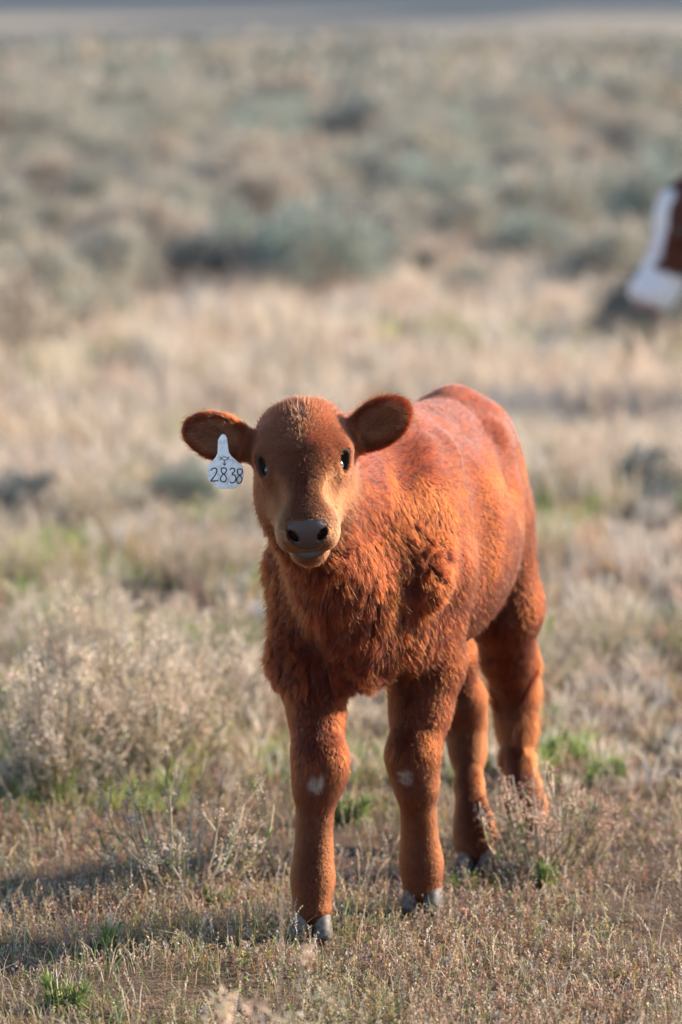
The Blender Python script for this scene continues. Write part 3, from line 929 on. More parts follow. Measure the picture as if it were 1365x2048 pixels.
# ------------------------------------------------------------------ plants: shape makers
STRAW = np.array([0.56, 0.450, 0.315]); OCHRE = np.array([0.40, 0.265, 0.115]); PINK = np.array([0.40, 0.265, 0.19])
OLIVE = np.array([0.20, 0.225, 0.075]); LIME = np.array([0.27, 0.34, 0.09]); SAGE = np.array([0.33, 0.335, 0.28]); GREY = np.array([0.46, 0.41, 0.35])
TWIG = np.array([0.27, 0.205, 0.155]); CREAM = np.array([0.68, 0.56, 0.44]); GREEN = np.array([0.085, 0.150, 0.040])

def pick(n, cols, wts):
    w = np.array(wts, float); w /= w.sum()
    c = np.array(cols)[RNG.choice(len(cols), n, p=w)]
    return c * (0.78 + 0.44 * RNG.random((n, 1)))

def blades(g, base, h, lean, width, col, bend=0.5):
    n = len(base)
    a = RNG.random(n) * 2 * math.pi
    side = np.stack([np.cos(a), np.sin(a), 0 * a], 1) * (width / 2)[:, None]
    ld = np.concatenate([lean, np.zeros((n, 1))], 1) * h[:, None]
    up = np.zeros((n, 3)); up[:, 2] = h
    m = base + up * 0.58 + ld * 0.34
    t = base + up * (1 - 0.25 * np.minimum(1, np.linalg.norm(lean, axis=1)))[:, None] + ld
    V = np.stack([base - side, base + side, m + side * 0.7, m - side * 0.7, t], 1)
    i0 = np.arange(n)[:, None] * 5
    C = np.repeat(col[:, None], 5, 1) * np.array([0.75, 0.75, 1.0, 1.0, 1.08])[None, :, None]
    g.put(V.reshape(-1, 3), i0 + np.array([[3, 2, 4]]), i0 + np.array([[0, 1, 2, 3]]), C.reshape(-1, 3))

def leaves(g, pos, dirv, ln, wd, col):
    """small pointed leaves / scales: a diamond folded along its middle"""
    n = len(pos)
    d = nrm(dirv)
    r = RNG.normal(size=(n, 3)); s = nrm(np.cross(d, r)); u = np.cross(s, d)
    V = np.stack([pos, pos + d * (ln * 0.45)[:, None] + s * (wd / 2)[:, None] + u * (wd * 0.15)[:, None], pos + d * ln[:, None],
                  pos + d * (ln * 0.45)[:, None] - s * (wd / 2)[:, None] + u * (wd * 0.15)[:, None]], 1)
    i0 = np.arange(n)[:, None] * 4
    g.put(V.reshape(-1, 3), None, i0 + np.array([[0, 1, 2, 3]]), np.repeat(col, 4, 0))

def stems(g, pts, r0, r1, col):
    """pts (n,k,3): three-sided tapering twigs"""
    n, k, _ = pts.shape
    d = nrm(np.gradient(pts, axis=1))
    ref = np.array([0.31, 0.17, 0.93])
    a = nrm(np.cross(d, np.broadcast_to(ref, d.shape) + 0)); b_ = np.cross(d, a)
    rad = (r0[:, None] + (r1 - r0)[:, None] * np.linspace(0, 1, k)[None])[..., None]
    V = np.stack([pts + rad * (a * math.cos(q) + b_ * math.sin(q)) for q in (0, 2.0944, 4.18879)], 2)
    i = np.arange(n)[:, None, None] * (k * 3) + np.arange(k - 1)[None, :, None] * 3
    Q = []
    for q in range(3):
        q2 = (q + 1) % 3
        Q.append(np.concatenate([i + q, i + q2, i + 3 + q2, i + 3 + q], -1).reshape(-1, 4))
    C = np.repeat(col, k * 3, 0)
    g.put(V.reshape(-1, 3), None, np.concatenate(Q), C)

def rand_dirs(n, up=0.3):
    v = RNG.normal(size=(n, 3)); v[:, 2] = np.abs(v[:, 2]) + up
    return nrm(v)

def put_xy(n, ylo, yhi, power, spread=0.4, extra=0.18):
    """positions in the strip of plain the lens sees, thinning with distance, some further out to the sides"""
    u = RNG.random(n)
    if abs(power - 1) < 1e-6: y = ylo * (yhi / ylo) ** u
    else:
        e = 1 - power; y = (ylo ** e + u * (yhi ** e - ylo ** e)) ** (1 / e)
    w = 0.093 * y + spread
    wide = RNG.random(n) < extra
    x = (RNG.random(n) * 2 - 1) * np.where(wide, w * 3.0, w)
    return x, y

m_dry = plant_mat('dry_grass', 0.7, 0.30)
m_leaf = plant_mat('leaf', 0.65, 0.30)
m_wood = plant_mat('twig_bark', 0.9, 0.0, 0.1)
m_sage = plant_mat('sage_leaf', 0.85, 0.34, 0.1)
m_head = plant_mat('dry_flower_head', 0.85, 0.25, 0.1)

def keep_off(x, y, r=0.020):
    ok = np.ones(len(x), bool)
    for pt, _ in HOOF.values():
        ok &= np.hypot(x - pt[0], y - pt[1]) > r
    return ok

# ------------------------------------------------------------------ ground cover round the calf (nobody could count it)
def cover_patch(x, y):
    p = np.stack([x, y, 0 * x], 1)
    return noise3(p, 0.28, 401) + 0.6 * noise3(p, 0.09, 402)
g = Geo()
x, y = put_xy(50000, 4.3, 8.9, 1.2, 0.36, 0.32)
ok = keep_off(x, y) & (cover_patch(x, y) > -0.75 + 1.1 * RNG.random(len(x)) - 0.15)
x, y = x[ok], y[ok]; n = len(x)
base = np.stack([x, y, hgt(x, y) - 0.003], 1)
pz = noise3(base * np.array([1, 1, 0]), 0.35, 411)
h = (0.016 + 0.030 * RNG.random(n) ** 1.6) * (1 + 0.4 * pz)
tone = noise3(base * np.array([1, 1, 0]), 0.22, 413)[:, None]
col = pick(n, [STRAW * 0.8, OCHRE, PINK, PINK * np.array([0.95, 0.75, 0.7]), OLIVE, GREY * 0.8], [3, 2.0, 3.4, 2.6, 1.0, 1.6])
col = np.where(tone > 0.45, col * np.array([0.88, 1.0, 0.82]), col)
lean = RNG.normal(size=(n, 2)) * 0.25
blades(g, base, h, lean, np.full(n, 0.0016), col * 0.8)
M = 9
rep_b = np.repeat(base, M, 0); rep_h = np.repeat(h, M); rep_l = np.repeat(lean, M, 0)
tt = 0.35 + 0.65 * RNG.random(n * M)
pos = rep_b + np.concatenate([rep_l * (rep_h * tt ** 2)[:, None], (rep_h * tt * 0.95)[:, None]], 1) + RNG.normal(size=(n * M, 3)) * 0.0012
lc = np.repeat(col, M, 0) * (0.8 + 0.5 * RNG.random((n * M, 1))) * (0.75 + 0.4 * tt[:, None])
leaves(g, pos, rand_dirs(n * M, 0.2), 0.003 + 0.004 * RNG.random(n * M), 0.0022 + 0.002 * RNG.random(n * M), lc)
weeds = tag(add('low_weeds', g.mesh('low_weeds', m_dry)), 'low dry straw and ochre weeds covering the soil around the calf', 'weeds', kind='stuff')

g = Geo()
x, y = put_xy(98000, 3.6, 9.4, 1.1, 0.36, 0.34)
ok = keep_off(x, y) & (cover_patch(x + 3.1, y) > -1.0 + 1.1 * RNG.random(len(x)))
x, y = x[ok], y[ok]; n = len(x)
base = np.stack([x, y, hgt(x, y) - 0.003], 1)
gz = noise3(base * np.array([1, 1, 0]), 0.30, 421)
h = (0.018 + 0.045 * RNG.random(n) ** 2.2) * (1 + 0.35 * gz)
col = pick(n, [STRAW, STRAW * 0.75, OCHRE, PINK, OLIVE, LIME * 0.8], [3, 3, 2, 2, 1.4, 0.7])
gm = (gz > 0.35)[:, None]
col = np.where(gm & (RNG.random((n, 1)) < 0.5), pick(n, [OLIVE, LIME * 0.8, GREEN], [2, 1, 1]), col)
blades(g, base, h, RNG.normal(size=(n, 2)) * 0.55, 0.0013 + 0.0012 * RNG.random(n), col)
# lying litter
x, y = put_xy(9000, 4.9, 8.8, 1.3, 0.22, 0.1)
base = np.stack([x, y, hgt(x, y) + 0.002], 1); n = len(x)
blades(g, base, np.full(n, 0.012), RNG.normal(size=(n, 2)) * 2.6, np.full(n, 0.0016), pick(n, [STRAW, GREY, PINK], [2, 2, 1]))
tag(add('short_grass', g.mesh('short_grass', m_dry)), 'thin short dry grass blades and litter between the weeds', 'grass', kind='stuff')

# taller thin stalks with little seed tips
g = Geo()
x, y = put_xy(900, 5.1, 8.5, 1.2, 0.2, 0.15)
ok = keep_off(x, y, 0.03); x, y = x[ok], y[ok]; n = len(x)
base = np.stack([x, y, hgt(x, y) - 0.003], 1)
h = 0.05 + 0.05 * RNG.random(n) ** 2
lean = RNG.normal(size=(n, 2)) * 0.22
col = pick(n, [STRAW, OCHRE, STRAW * 0.8], [3, 1, 2])
blades(g, base, h, lean, np.full(n, 0.0016), col)
M = 16
tt = np.tile(np.linspace(0.55, 1.0, M), n)
rb, rh, rl = np.repeat(base, M, 0), np.repeat(h, M), np.repeat(lean, M, 0)
pos = rb + np.concatenate([rl * (rh * tt ** 1.7)[:, None], (rh * tt * 0.95)[:, None]], 1)
leaves(g, pos, rand_dirs(n * M, 0.8), np.full(n * M, 0.0050), np.full(n * M, 0.0026), np.repeat(col, M, 0) * (0.8 + 0.5 * RNG.random((n * M, 1))))
tag(add('seed_stalks', g.mesh('seed_stalks', m_dry)), 'thin upright straw stalks with small seed tips in the short grass', 'grass', kind='stuff')

# bushes one can pick out in the photograph: (px of centre, py of base, width px, kind, height factor)
NAMED = [(410, 588, 210, 4, 0.75), (615, 592, 270, 4, 0.8), (856, 566, 80, 4, 1.1), (1075, 540, 190, 2, 0.8), (930, 588, 110, 2, 0.7), (225, 632, 200, 0, 1.15),
         (70, 705, 190, 1, 1.1), (215, 445, 200, 4, 0.75), (55, 450, 130, 4, 0.7), (450, 418, 150, 4, 0.6), (630, 342, 120, 4, 0.7), (735, 378, 110, 4, 0.8),
         (880, 318, 100, 4, 0.9), (1040, 385, 170, 4, 0.7), (1130, 362, 90, 2, 0.8), (1290, 348, 160, 4, 0.8), (1010, 290, 130, 4, 0.6), (640, 185, 70, 4, 0.8),
         (1310, 140, 110, 4, 0.7), (75, 196, 70, 4, 0.7), (45, 305, 80, 4, 0.7), (120, 300, 80, 2, 0.7), (470, 240, 80, 4, 0.6), (700, 520, 120, 1, 1.0), (560, 480, 140, 1, 0.8),
         (990, 540, 110, 0, 0.8), (375, 1010, 130, 2, 0.9), (60, 1050, 160, 4, 0.8), (235, 1030, 120, 2, 0.75), (1295, 1010, 120, 4, 1.1), (1180, 545, 80, 3, 0.9), (30, 560, 90, 4, 0.7),
         (1150, 880, 110, 2, 0.6), (620, 765, 110, 2, 0.5), (255, 745, 110, 2, 0.5), (1330, 1030, 100, 4, 0.8)]
# ------------------------------------------------------------------ dry bunch grass over the plain behind (one blurred mass)
g = Geo()
def tufts(n, ylo, yhi, power, hlo, hhi, nb, cols, wts, green=False, seed=0, gate=None):
    n = int(n * 1.25); x, y = put_xy(n, ylo, yhi, power, 0.5, 0.36)
    r = np.hypot((x - 0.2) / 0.55, (y - 6.75) / 0.75)
    ok = r > 1
    for px, py, wpx, _k, _h in NAMED:
        q = ground_px(px, py); w_ = wpx / FPX * q[1]
        ok &= ((x - q[0]) / (0.55 * w_)) ** 2 + ((y - q[1] + 0.4 * w_) / (1.0 * w_)) ** 2 > 1
    p = np.stack([x, y, 0 * x], 1)
    pn = noise3(p, 1.1, 500 + seed) + 0.5 * noise3(p, 0.45, 520 + seed)
    if gate is not None: ok &= pn > gate
    x, y = x[ok], y[ok]; n = len(x)
    hh = hlo + (hhi - hlo) * RNG.random(n)
    hh *= 0.55 + 0.45 * sstep(7.0, 11.0, y)
    rad = 0.35 * hh
    tc_ = pick(n, cols, wts)
    k = nb
    a = RNG.random((n, k)) * 2 * math.pi; rr = np.sqrt(RNG.random((n, k))) * rad[:, None] * 0.45
    bx = x[:, None] + rr * np.cos(a); by = y[:, None] + rr * np.sin(a)
    lean = np.stack([np.cos(a), np.sin(a)], -1) * (0.15 + 0.5 * RNG.random((n, k)))[..., None]
    base = np.stack([bx, by, np.repeat(hgt(x, y)[:, None], k, 1) - 0.01], -1).reshape(-1, 3)
    h = (hh[:, None] * (0.55 + 0.5 * RNG.random((n, k)))).ravel()
    wd = np.repeat((0.0022 + 0.00028 * y)[:, None], k, 1).ravel()
    col = np.repeat(tc_, k, 0) * (0.8 + 0.4 * RNG.random((n * k, 1)))
    blades(g, base, h, lean.reshape(-1, 2), wd, col)
    return n
tufts(3000, 7.4, 13.0, 1.4, 0.05, 0.19, 22, [STRAW, PINK * 1.2, CREAM * 0.9, OCHRE, GREY], [3, 2.0, 2.4, 0.5, 3], seed=1)
tufts(3000, 11.5, 26, 1.5, 0.12, 0.30, 20, [STRAW * 1.05, PINK * 1.3, CREAM, GREY * 1.1], [2.6, 1.5, 3.2, 3], seed=2)
tufts(3800, 22, 140, 1.5, 0.16, 0.38, 12, [STRAW * 0.95, PINK * 1.1, CREAM * 0.75, GREY], [2, 2, 1.5, 3], seed=3)
tag(add('dry_bunch_grass', g.mesh('dry_bunch_grass', m_dry)), 'pale tan bunch grass spreading over the plain behind the calf', 'grass', kind='stuff')
g = Geo()
tufts(3000, 7.2, 18.0, 1.4, 0.07, 0.18, 18, [OLIVE, LIME, LIME * 1.15], [1.5, 2, 1.6], seed=5, gate=0.12)
tag(add('green_grass', g.mesh('green_grass', m_leaf)), 'patches of fresh yellow-green growth among the tan grass', 'grass', kind='stuff')

# ------------------------------------------------------------------ shrubs: prototypes and individuals
def sage_proto(seed, dry=0.35, leafcol=SAGE, nclump=46, per=62):
    """sagebrush about 1 m wide and 0.75 m tall: woody stems, grey-green leaf clumps, dry flower spikes"""
    global RNG
    keep = RNG; RNG = np.random.default_rng(seed)
    w, l = Geo(), Geo()
    dirs = rand_dirs(nclump, 0.25)
    rad = np.array([0.43, 0.43, 0.50]) * (0.72 + 0.34 * RNG.random((nclump, 1)))
    ends = dirs * rad + np.array([0, 0, 0.12])
    t = np.linspace(0, 1, 4)[None, :, None]
    root = RNG.normal(size=(nclump, 1, 3)) * np.array([0.04, 0.04, 0]) 
    mid = root * (1 - t) + ends[:, None] * t + np.array([0, 0, -0.10]) * (t * (1 - t)) * 2
    stems(w, mid, np.full(nclump, 0.012), np.full(nclump, 0.004), pick(nclump, [TWIG, GREY * 0.7], [1, 1]))
    N = nclump * per
    cp = np.repeat(ends, per, 0) + RNG.normal(size=(N, 3)) * np.array([0.075, 0.075, 0.06])
    cp[:, 2] = np.maximum(cp[:, 2], 0.02)
    cc = np.repeat(pick(nclump, [leafcol, leafcol * 1.25, leafcol * 0.8, GREY * 0.8], [3, 2, 2, 1]), per, 0) * (0.8 + 0.4 * RNG.random((N, 1)))
    leaves(l, cp, np.repeat(dirs, per, 0) + RNG.normal(size=(N, 3)) * 0.6 + np.array([0, 0, 0.4]), 0.035 + 0.03 * RNG.random(N), 0.014 + 0.012 * RNG.random(N), cc)
    ns = int(230 * dry / 0.35)
    si = RNG.integers(0, nclump, ns)
    sb = ends[si] + RNG.normal(size=(ns, 3)) * 0.06
    s = Geo()
    blades(s, sb, 0.10 + 0.14 * RNG.random(ns), dirs[si][:, :2] * 0.35 + RNG.normal(size=(ns, 2)) * 0.15, np.full(ns, 0.012), pick(ns, [CREAM * 0.8, STRAW, PINK * 1.1], [2, 2, 1]))
    RNG = keep
    return w.mesh('stems', m_wood), l.mesh('foliage', m_sage), s.mesh('flower_spikes', m_head)
SAGES = [sage_proto(11), sage_proto(12, 0.5), sage_proto(13, 0.15, SAGE * np.array([0.85, 0.98, 1.0])), sage_proto(14, 0.7, GREY * 0.85), sage_proto(15, 0.08, np.array([0.125, 0.155, 0.155]))]
def place_thing(name, parts, names, loc, scale, rot, label, cat, group=None):
    o = bpy.data.objects.new(name, None); COL.objects.link(o)
    o.location = loc; o.scale = scale; o.rotation_euler = (0, 0, rot)
    tag(o, label, cat, group)
    for me, nm in zip(parts, names):
        c = bpy.data.objects.new(nm, me); COL.objects.link(c); c.parent = o
        c['kind'] = 'stuff'
    return o
SN = ('stems', 'foliage', 'flower_spikes')
spots = []
def sage_label(width, y, kind):
    size = 'small' if width < 0.55 else ('broad' if width > 0.85 else 'middling')
    zone = ('standing alone in the tan grass' if y < 15.5 else 'at the near edge of the sagebrush flat' if y < 23
            else 'in the midst of the sagebrush flat' if y < 40 else 'far out on the sagebrush flat')
    look = ('grey-green sagebrush with pale flower spikes', 'pale sagebrush thick with cream flower spikes', 'blue-grey sagebrush with few flower spikes',
            'dry greyish sagebrush bristling with tan spikes', 'dark teal sagebrush without flower spikes')[kind]
    return size + ' ' + look + ' ' + zone
def add_sage(x, y, width, kind, hf):
    spots.append((x, y, width))
    place_thing('sagebrush', SAGES[kind], SN, (x, y, float(hgt(x, y)) - 0.02), (width, width, width * hf), RNG.random() * 6.28,
                sage_label(width, y, kind), 'sagebrush', ('rounded grey-green sagebrush', 'cream-spiked sagebrush', 'blue-grey sagebrush', 'dry greyish sagebrush', 'dark sagebrush')[kind] + ' behind the calf')
for px, py, wpx, kind, hf in NAMED:
    q = ground_px(px, py)
    dist = math.hypot(q[1], CAM_H)
    mult = 1.3 if py > 700 else 1.05
    add_sage(q[0], q[1], wpx / FPX * dist * mult, kind, hf * 1.15)
tries = 0
while len(spots) < 285 and tries < 20000:
    tries += 1
    x, y = put_xy(1, 16.0, 52, 0.8, 0.6, 0.08)
    x, y = float(x[0]), float(y[0])
    width = 0.42 + 0.55 * RNG.random() ** 1.3 + 0.004 * y
    px = 682.5 + FPX * x / y
    if y < 19.5 and 150 < px < 1300: continue
    if x > 0.9 and 12.5 < y < 16.5: continue
    if any((x - a) ** 2 + (y - b) ** 2 < (0.45 * (width + w)) ** 2 for a, b, w in spots): continue
    kind = int(RNG.choice(5, p=[0.26, 0.30, 0.14, 0.18, 0.12]))
    add_sage(x, y, width, kind, 0.65 + 0.4 * RNG.random())
# the sea of sagebrush beyond
g = Geo()
x, y = put_xy(3600, 40, 108, 1.4, 3, 0.45)
ok = (y > 47) | (np.abs(x) > 0.093 * y + 1.2); x, y = x[ok], y[ok]
n = len(x); per = 22
sz_ = 0.35 + 0.5 * RNG.random(n) + 0.004 * y
dirs = rand_dirs(n * per, 0.15)
pos = np.repeat(np.stack([x, y, hgt(x, y)], 1), per, 0) + dirs * np.repeat(sz_, per)[:, None] * np.array([0.5, 0.5, 0.42]) * (0.4 + 0.6 * RNG.random((n * per, 1)))
cc = np.repeat(pick(n, [SAGE * 0.75, SAGE * 0.5, GREY * 0.75, STRAW * 0.6], [2, 1.6, 3, 2]), per, 0) * (0.8 + 0.4 * RNG.random((n * per, 1)))
leaves(g, pos, dirs + RNG.normal(size=(n * per, 3)) * 0.5, np.repeat(sz_, per) * 0.30, np.repeat(sz_, per) * 0.20, cc)
tag(add('far_sagebrush', g.mesh('far_sagebrush', m_sage)), 'far-off sagebrush reading as one grey-green mass across the plain', 'sagebrush', kind='stuff')

def rabbit_proto(seed, nstem=70, height=0.36, spread=0.20, heads=True, leafy=1.0, green=LIME, thick=0.0016, curve=0.4, twigs=2, head_sz=0.007, head_n=22, headcols=None):
    """open shrub of many thin dry stems with tufted tips and a few fresh leaves"""
    global RNG
    keep = RNG; RNG = np.random.default_rng(seed)
    w, l, hd = Geo(), Geo(), Geo()
    a = RNG.random(nstem) * 2 * math.pi; rr = spread * np.sqrt(RNG.random(nstem))
    out = np.stack([np.cos(a), np.sin(a)], 1)
    hs = height * (0.55 + 0.5 * RNG.random(nstem)) * (1 - 0.35 * (rr / spread) ** 2)
    k = 6; t = np.linspace(0, 1, k)
    pts = np.zeros((nstem, k, 3))
    jit = np.cumsum(RNG.normal(size=(nstem, k, 3)) * 0.018 * height, axis=1); jit[:, 0] = 0
    pts[..., :2] = out[:, None] * (rr[:, None] * (0.12 + 0.88 * t[None] ** (1 - curve * 0.6)))[..., None]
    pts[..., 2] = hs[:, None] * t[None] ** (1 + curve * 0.4)
    pts += jit
    sc_ = pick(nstem, [TWIG, STRAW * 0.8, GREY * 0.85], [1.5, 2.5, 1])
    stems(w, pts, np.full(nstem, thick * 1.6), np.full(nstem, thick * 0.7), sc_)
    nt_ = nstem * twigs
    si = np.repeat(np.arange(nstem), twigs); ki = RNG.integers(2, k - 1, nt_)
    b0 = pts[si, ki]
    td = nrm(pts[si, k - 1] - pts[si, ki] + RNG.normal(size=(nt_, 3)) * 0.5 * height * np.array([0.5, 0.5, 0.25]))
    tl = hs[si] * (0.16 + 0.22 * RNG.random(nt_))
    tp = b0[:, None] + td[:, None] * (tl[:, None] * np.linspace(0, 1, 3)[None])[..., None]
    tp[:, 2, 2] += 0.06 * tl
    stems(w, tp, np.full(nt_, thick), np.full(nt_, thick * 0.5), sc_[si])
    tips = np.concatenate([pts[:, -1], tp[:, -1]])
    tdir = np.concatenate([nrm(pts[:, -1] - pts[:, -2]), td])
    if heads:
        sel = RNG.random(len(tips)) < 0.75
        tips_, td_ = tips[sel], tdir[sel]; m = len(tips_)
        hp = np.repeat(tips_, head_n, 0) + RNG.normal(size=(m * head_n, 3)) * head_sz * np.array([0.8, 0.8, 0.9]) - np.repeat(td_, head_n, 0) * (RNG.random((m * head_n, 1)) * head_sz * 2.5)
        hcx = np.repeat(pick(m, headcols or [CREAM, CREAM * np.array([0.95, 0.8, 0.75]), STRAW, PINK * 1.2], [3, 2, 2, 1]), head_n, 0) * (0.75 + 0.5 * RNG.random((m * head_n, 1)))
        leaves(hd, hp, np.repeat(td_, head_n, 0) + RNG.normal(size=(m * head_n, 3)) * 0.7, np.full(m * head_n, head_sz * 0.9), np.full(m * head_n, head_sz * 0.42), hcx)
    nl = int(nstem * 14 * leafy)
    if nl:
        si = RNG.integers(0, nstem, nl); grp = RNG.random(nstem); si = si[grp[si] < 0.55]; nl = len(si)
        f = RNG.random(nl) * 0.8
        ki = np.minimum((f * (k - 1)).astype(int), k - 2); fr = f * (k - 1) - ki
        lp = pts[si, ki] * (1 - fr[:, None]) + pts[si, ki + 1] * fr[:, None]
        ld = nrm(pts[si, ki + 1] - pts[si, ki]) + RNG.normal(size=(nl, 3)) * 0.7 + np.array([0, 0, 0.3])
        leaves(l, lp, ld, 0.012 + 0.014 * RNG.random(nl), 0.0026 + 0.002 * RNG.random(nl), pick(nl, [green, OLIVE, GREEN * 1.2], [3, 2, 1]))
    RNG = keep
    out_ = [(w.mesh('stems', m_wood), 'stems')]
    if l.n: out_.append((l.mesh('leaves', m_leaf), 'leaves'))
    if hd.n: out_.append((hd.mesh('flower_heads', m_head), 'flower_heads'))
    return out_
def put_shrub(proto, name, loc, sc_, rot, label, cat='shrub', group=None):
    return place_thing(name, [m for m, _ in proto], [n for _, n in proto], (loc[0], loc[1], float(hgt(loc[0], loc[1])) - 0.006), (sc_, sc_, sc_), rot, label, cat, group)

# the two shrubs in focus beside the calf
wood_r = rabbit_proto(31, 26, 0.205, 0.135, True, 1.6, OLIVE, 0.0019, 0.7, 4, 0.0075, 34, [PINK * 1.15, PINK * 1.35, CREAM * np.array([0.85, 0.68, 0.6]), TWIG])
q = ground_px(1092, 1738)
put_shrub(wood_r, 'woody_shrub', q, 1.0, 0.4, 'small woody shrub with pinkish dry heads beside the calf\'s hind hooves')
wood_l = rabbit_proto(32, 30, 0.245, 0.19, True, 1.5, OLIVE, 0.0017, 0.8, 3, 0.0065, 20)
q = ground_px(372, 1770)
put_shrub(wood_l, 'woody_shrub', q, 1.0, 2.2, 'sparse twiggy shrub with pale flower heads beside the calf\'s front hoof')
# straight dry stubs standing in the right-hand shrub
g = Geo()
q = ground_px(1070, 1728)
for dx, h_, ln in ((-0.022, 0.175, -0.02), (-0.004, 0.19, 0.0), (0.008, 0.20, 0.01), (-0.04, 0.12, -0.06)):
    b0 = np.array([q[0] + dx, q[1] - 0.01, float(hgt(q[0] + dx, q[1] - 0.01)) - 0.004])
    pts = b0 + np.array([[[0, 0, 0], [ln * 0.4, 0, h_ * 0.5], [ln, 0, h_]]])
    stems(g, pts, np.array([0.0020]), np.array([0.0014]), (GREY * 0.9)[None])
tag(add('grass_stubs', g.mesh('grass_stubs', m_dry)), 'straight grey dry stems standing in the shrub by the hind hooves', 'grass stems', kind='stuff')

TALL = [rabbit_proto(45 + i, 110, 0.38, 0.23, True, 0.9, LIME, 0.0019, 0.3, 2, 0.010, 24, [CREAM, CREAM * 0.9, STRAW, CREAM * np.array([1, 0.86, 0.78])]) for i in range(2)]
# rabbitbrush: the tall pale clump behind, and single ones over the middle distance
RAB = [rabbit_proto(41, 90, 0.36, 0.22, True, 1.0), rabbit_proto(42, 70, 0.33, 0.24, True, 1.4), rabbit_proto(43, 80, 0.38, 0.20, True, 0.8), rabbit_proto(44, 60, 0.30, 0.22, True, 2.2, LIME * 1.05)]
for i, (px, py, sc_, lab) in enumerate([(300, 1545, 0.92, 'tall pale rabbitbrush clump with tufted tips behind the twiggy shrub'),
                                        (105, 1590, 0.85, 'leaning rabbitbrush with long bare stems beside the tall pale clump'),
                                        (395, 1470, 0.72, 'low rabbitbrush with cream tips between the tall clump and the calf'),
                                        (190, 1420, 0.80, 'tan rabbitbrush growing just behind the tall pale clump')]):
    put_shrub(TALL[i % 2], 'rabbitbrush', ground_px(px, py), sc_, i * 1.9, lab, 'shrub', 'rabbitbrush around the calf')
done = []
tries = 0
while len(done) < 46 and tries < 4000:
    tries += 1
    x, y = put_xy(1, 8.2, 16, 1.2, 0.5, 0.25); x, y = float(x[0]), float(y[0])
    if any(math.hypot(x - a, y - b) < 0.32 for a, b in done): continue
    if x > 1.0 and 12.5 < y < 16: continue
    done.append((x, y)); rs = 0.45 + 0.35 * RNG.random()
    put_shrub(RAB[len(done) % 4], 'rabbitbrush', (x, y), rs, RNG.random() * 6.28,
              ('tall ' if rs > 0.62 else 'low ') + ('pale tufted', 'leafy tan', 'upright bare-stemmed', 'green-leaved')[len(done) % 4] + ' rabbitbrush ' + ('in the grass close behind the calf' if y < 10.2 else 'in the open grass between calf and cow' if y < 13 else 'in the grass short of the sagebrush flat'),
              'shrub', 'rabbitbrush in the middle distance')
# green sprigs on the ground
spr = rabbit_proto(51, 16, 0.05, 0.035, False, 3.0, LIME, 0.0010, 0.5, 1)
for i, (px, py, s_, lab) in enumerate([(215, 1888, 1.0, 'small green sprig in the short grass ahead of the twiggy shrub'), (485, 1725, 1.3, 'upright green sprig growing between twiggy shrub and hoof'),
                                       (125, 2010, 1.3, 'spreading green sprig in the shade of the foreground weeds'), (1085, 1762, 1.2, 'green sprig at the foot of the woody shrub'),
                                       (930, 1770, 0.9, 'green sprig between the calf\'s front and hind hooves'), (430, 1810, 0.8, 'little green sprig at the foot of the twiggy shrub'),
                                       (1100, 1530, 1.6, 'bright green sprig behind the calf\'s hind leg'), (1215, 1570, 1.5, 'bright green sprig standing alone in grass behind the woody shrub'),
                                       (690, 1640, 1.5, 'green sprig seen between the calf\'s front legs')]):
    put_shrub(spr, 'green_sprig', ground_px(px, py), s_, i * 2.1, lab, 'plant', 'green sprigs on the ground')
# pale stalks close to the lens
fg = rabbit_proto(61, 13, 0.37, 0.085, True, 0.3, LIME, 0.0016, 0.3, 2, 0.011, 26)
put_shrub(fg, 'dry_stalks', (-0.095, 4.98, 0), 1.0, 0.5, 'pale dry stalks with feathery tips rising in the foreground', 'plant')

# stones and clods
def lump(name, loc, r, col, label, cat, seed):
    v, t, q_ = sphere_arrays(14, 9)
    n_ = noise3(v * 1.0, 0.7, seed)[:, None]
    v = v * (1 + 0.28 * n_) * np.array(r)
    m, nt_, b_ = new_mat(name + '_surface')
    nz_ = nt_.nodes.new('ShaderNodeTexNoise'); nz_.inputs['Scale'].default_value = 40; nz_.inputs['Detail'].default_value = 6
    cr_ = nt_.nodes.new('ShaderNodeValToRGB')
    cr_.color_ramp.elements[0].color = (*[c * 0.6 for c in col], 1); cr_.color_ramp.elements[1].color = (*col, 1)
    nt_.links.new(nz_.outputs['Fac'], cr_.inputs[0]); nt_.links.new(cr_.outputs[0], b_.inputs['Base Color'])
    b_.inputs['Roughness'].default_value = 0.95
    o = add(name, mesh_from(name, v, [t, q_], m), None, (loc[0], loc[1], float(hgt(loc[0], loc[1])) + r[2] * 0.35))
    tag(o, label, cat)
q = ground_px(516, 1232)
lump('pale_stone', q, (0.05, 0.04, 0.022), (0.66, 0.64, 0.62), 'pale whitish stone lying in the grass behind the calf', 'stone', 3)
q = ground_px(1345, 1555)  # dark clod put in to stand for a shadow hole in the grass
lump('shadow_clod', q, (0.045, 0.04, 0.022), (0.085, 0.06, 0.048), 'dark clod standing in for a shadow hole in the grass beyond the woody shrub', 'clod', 5)

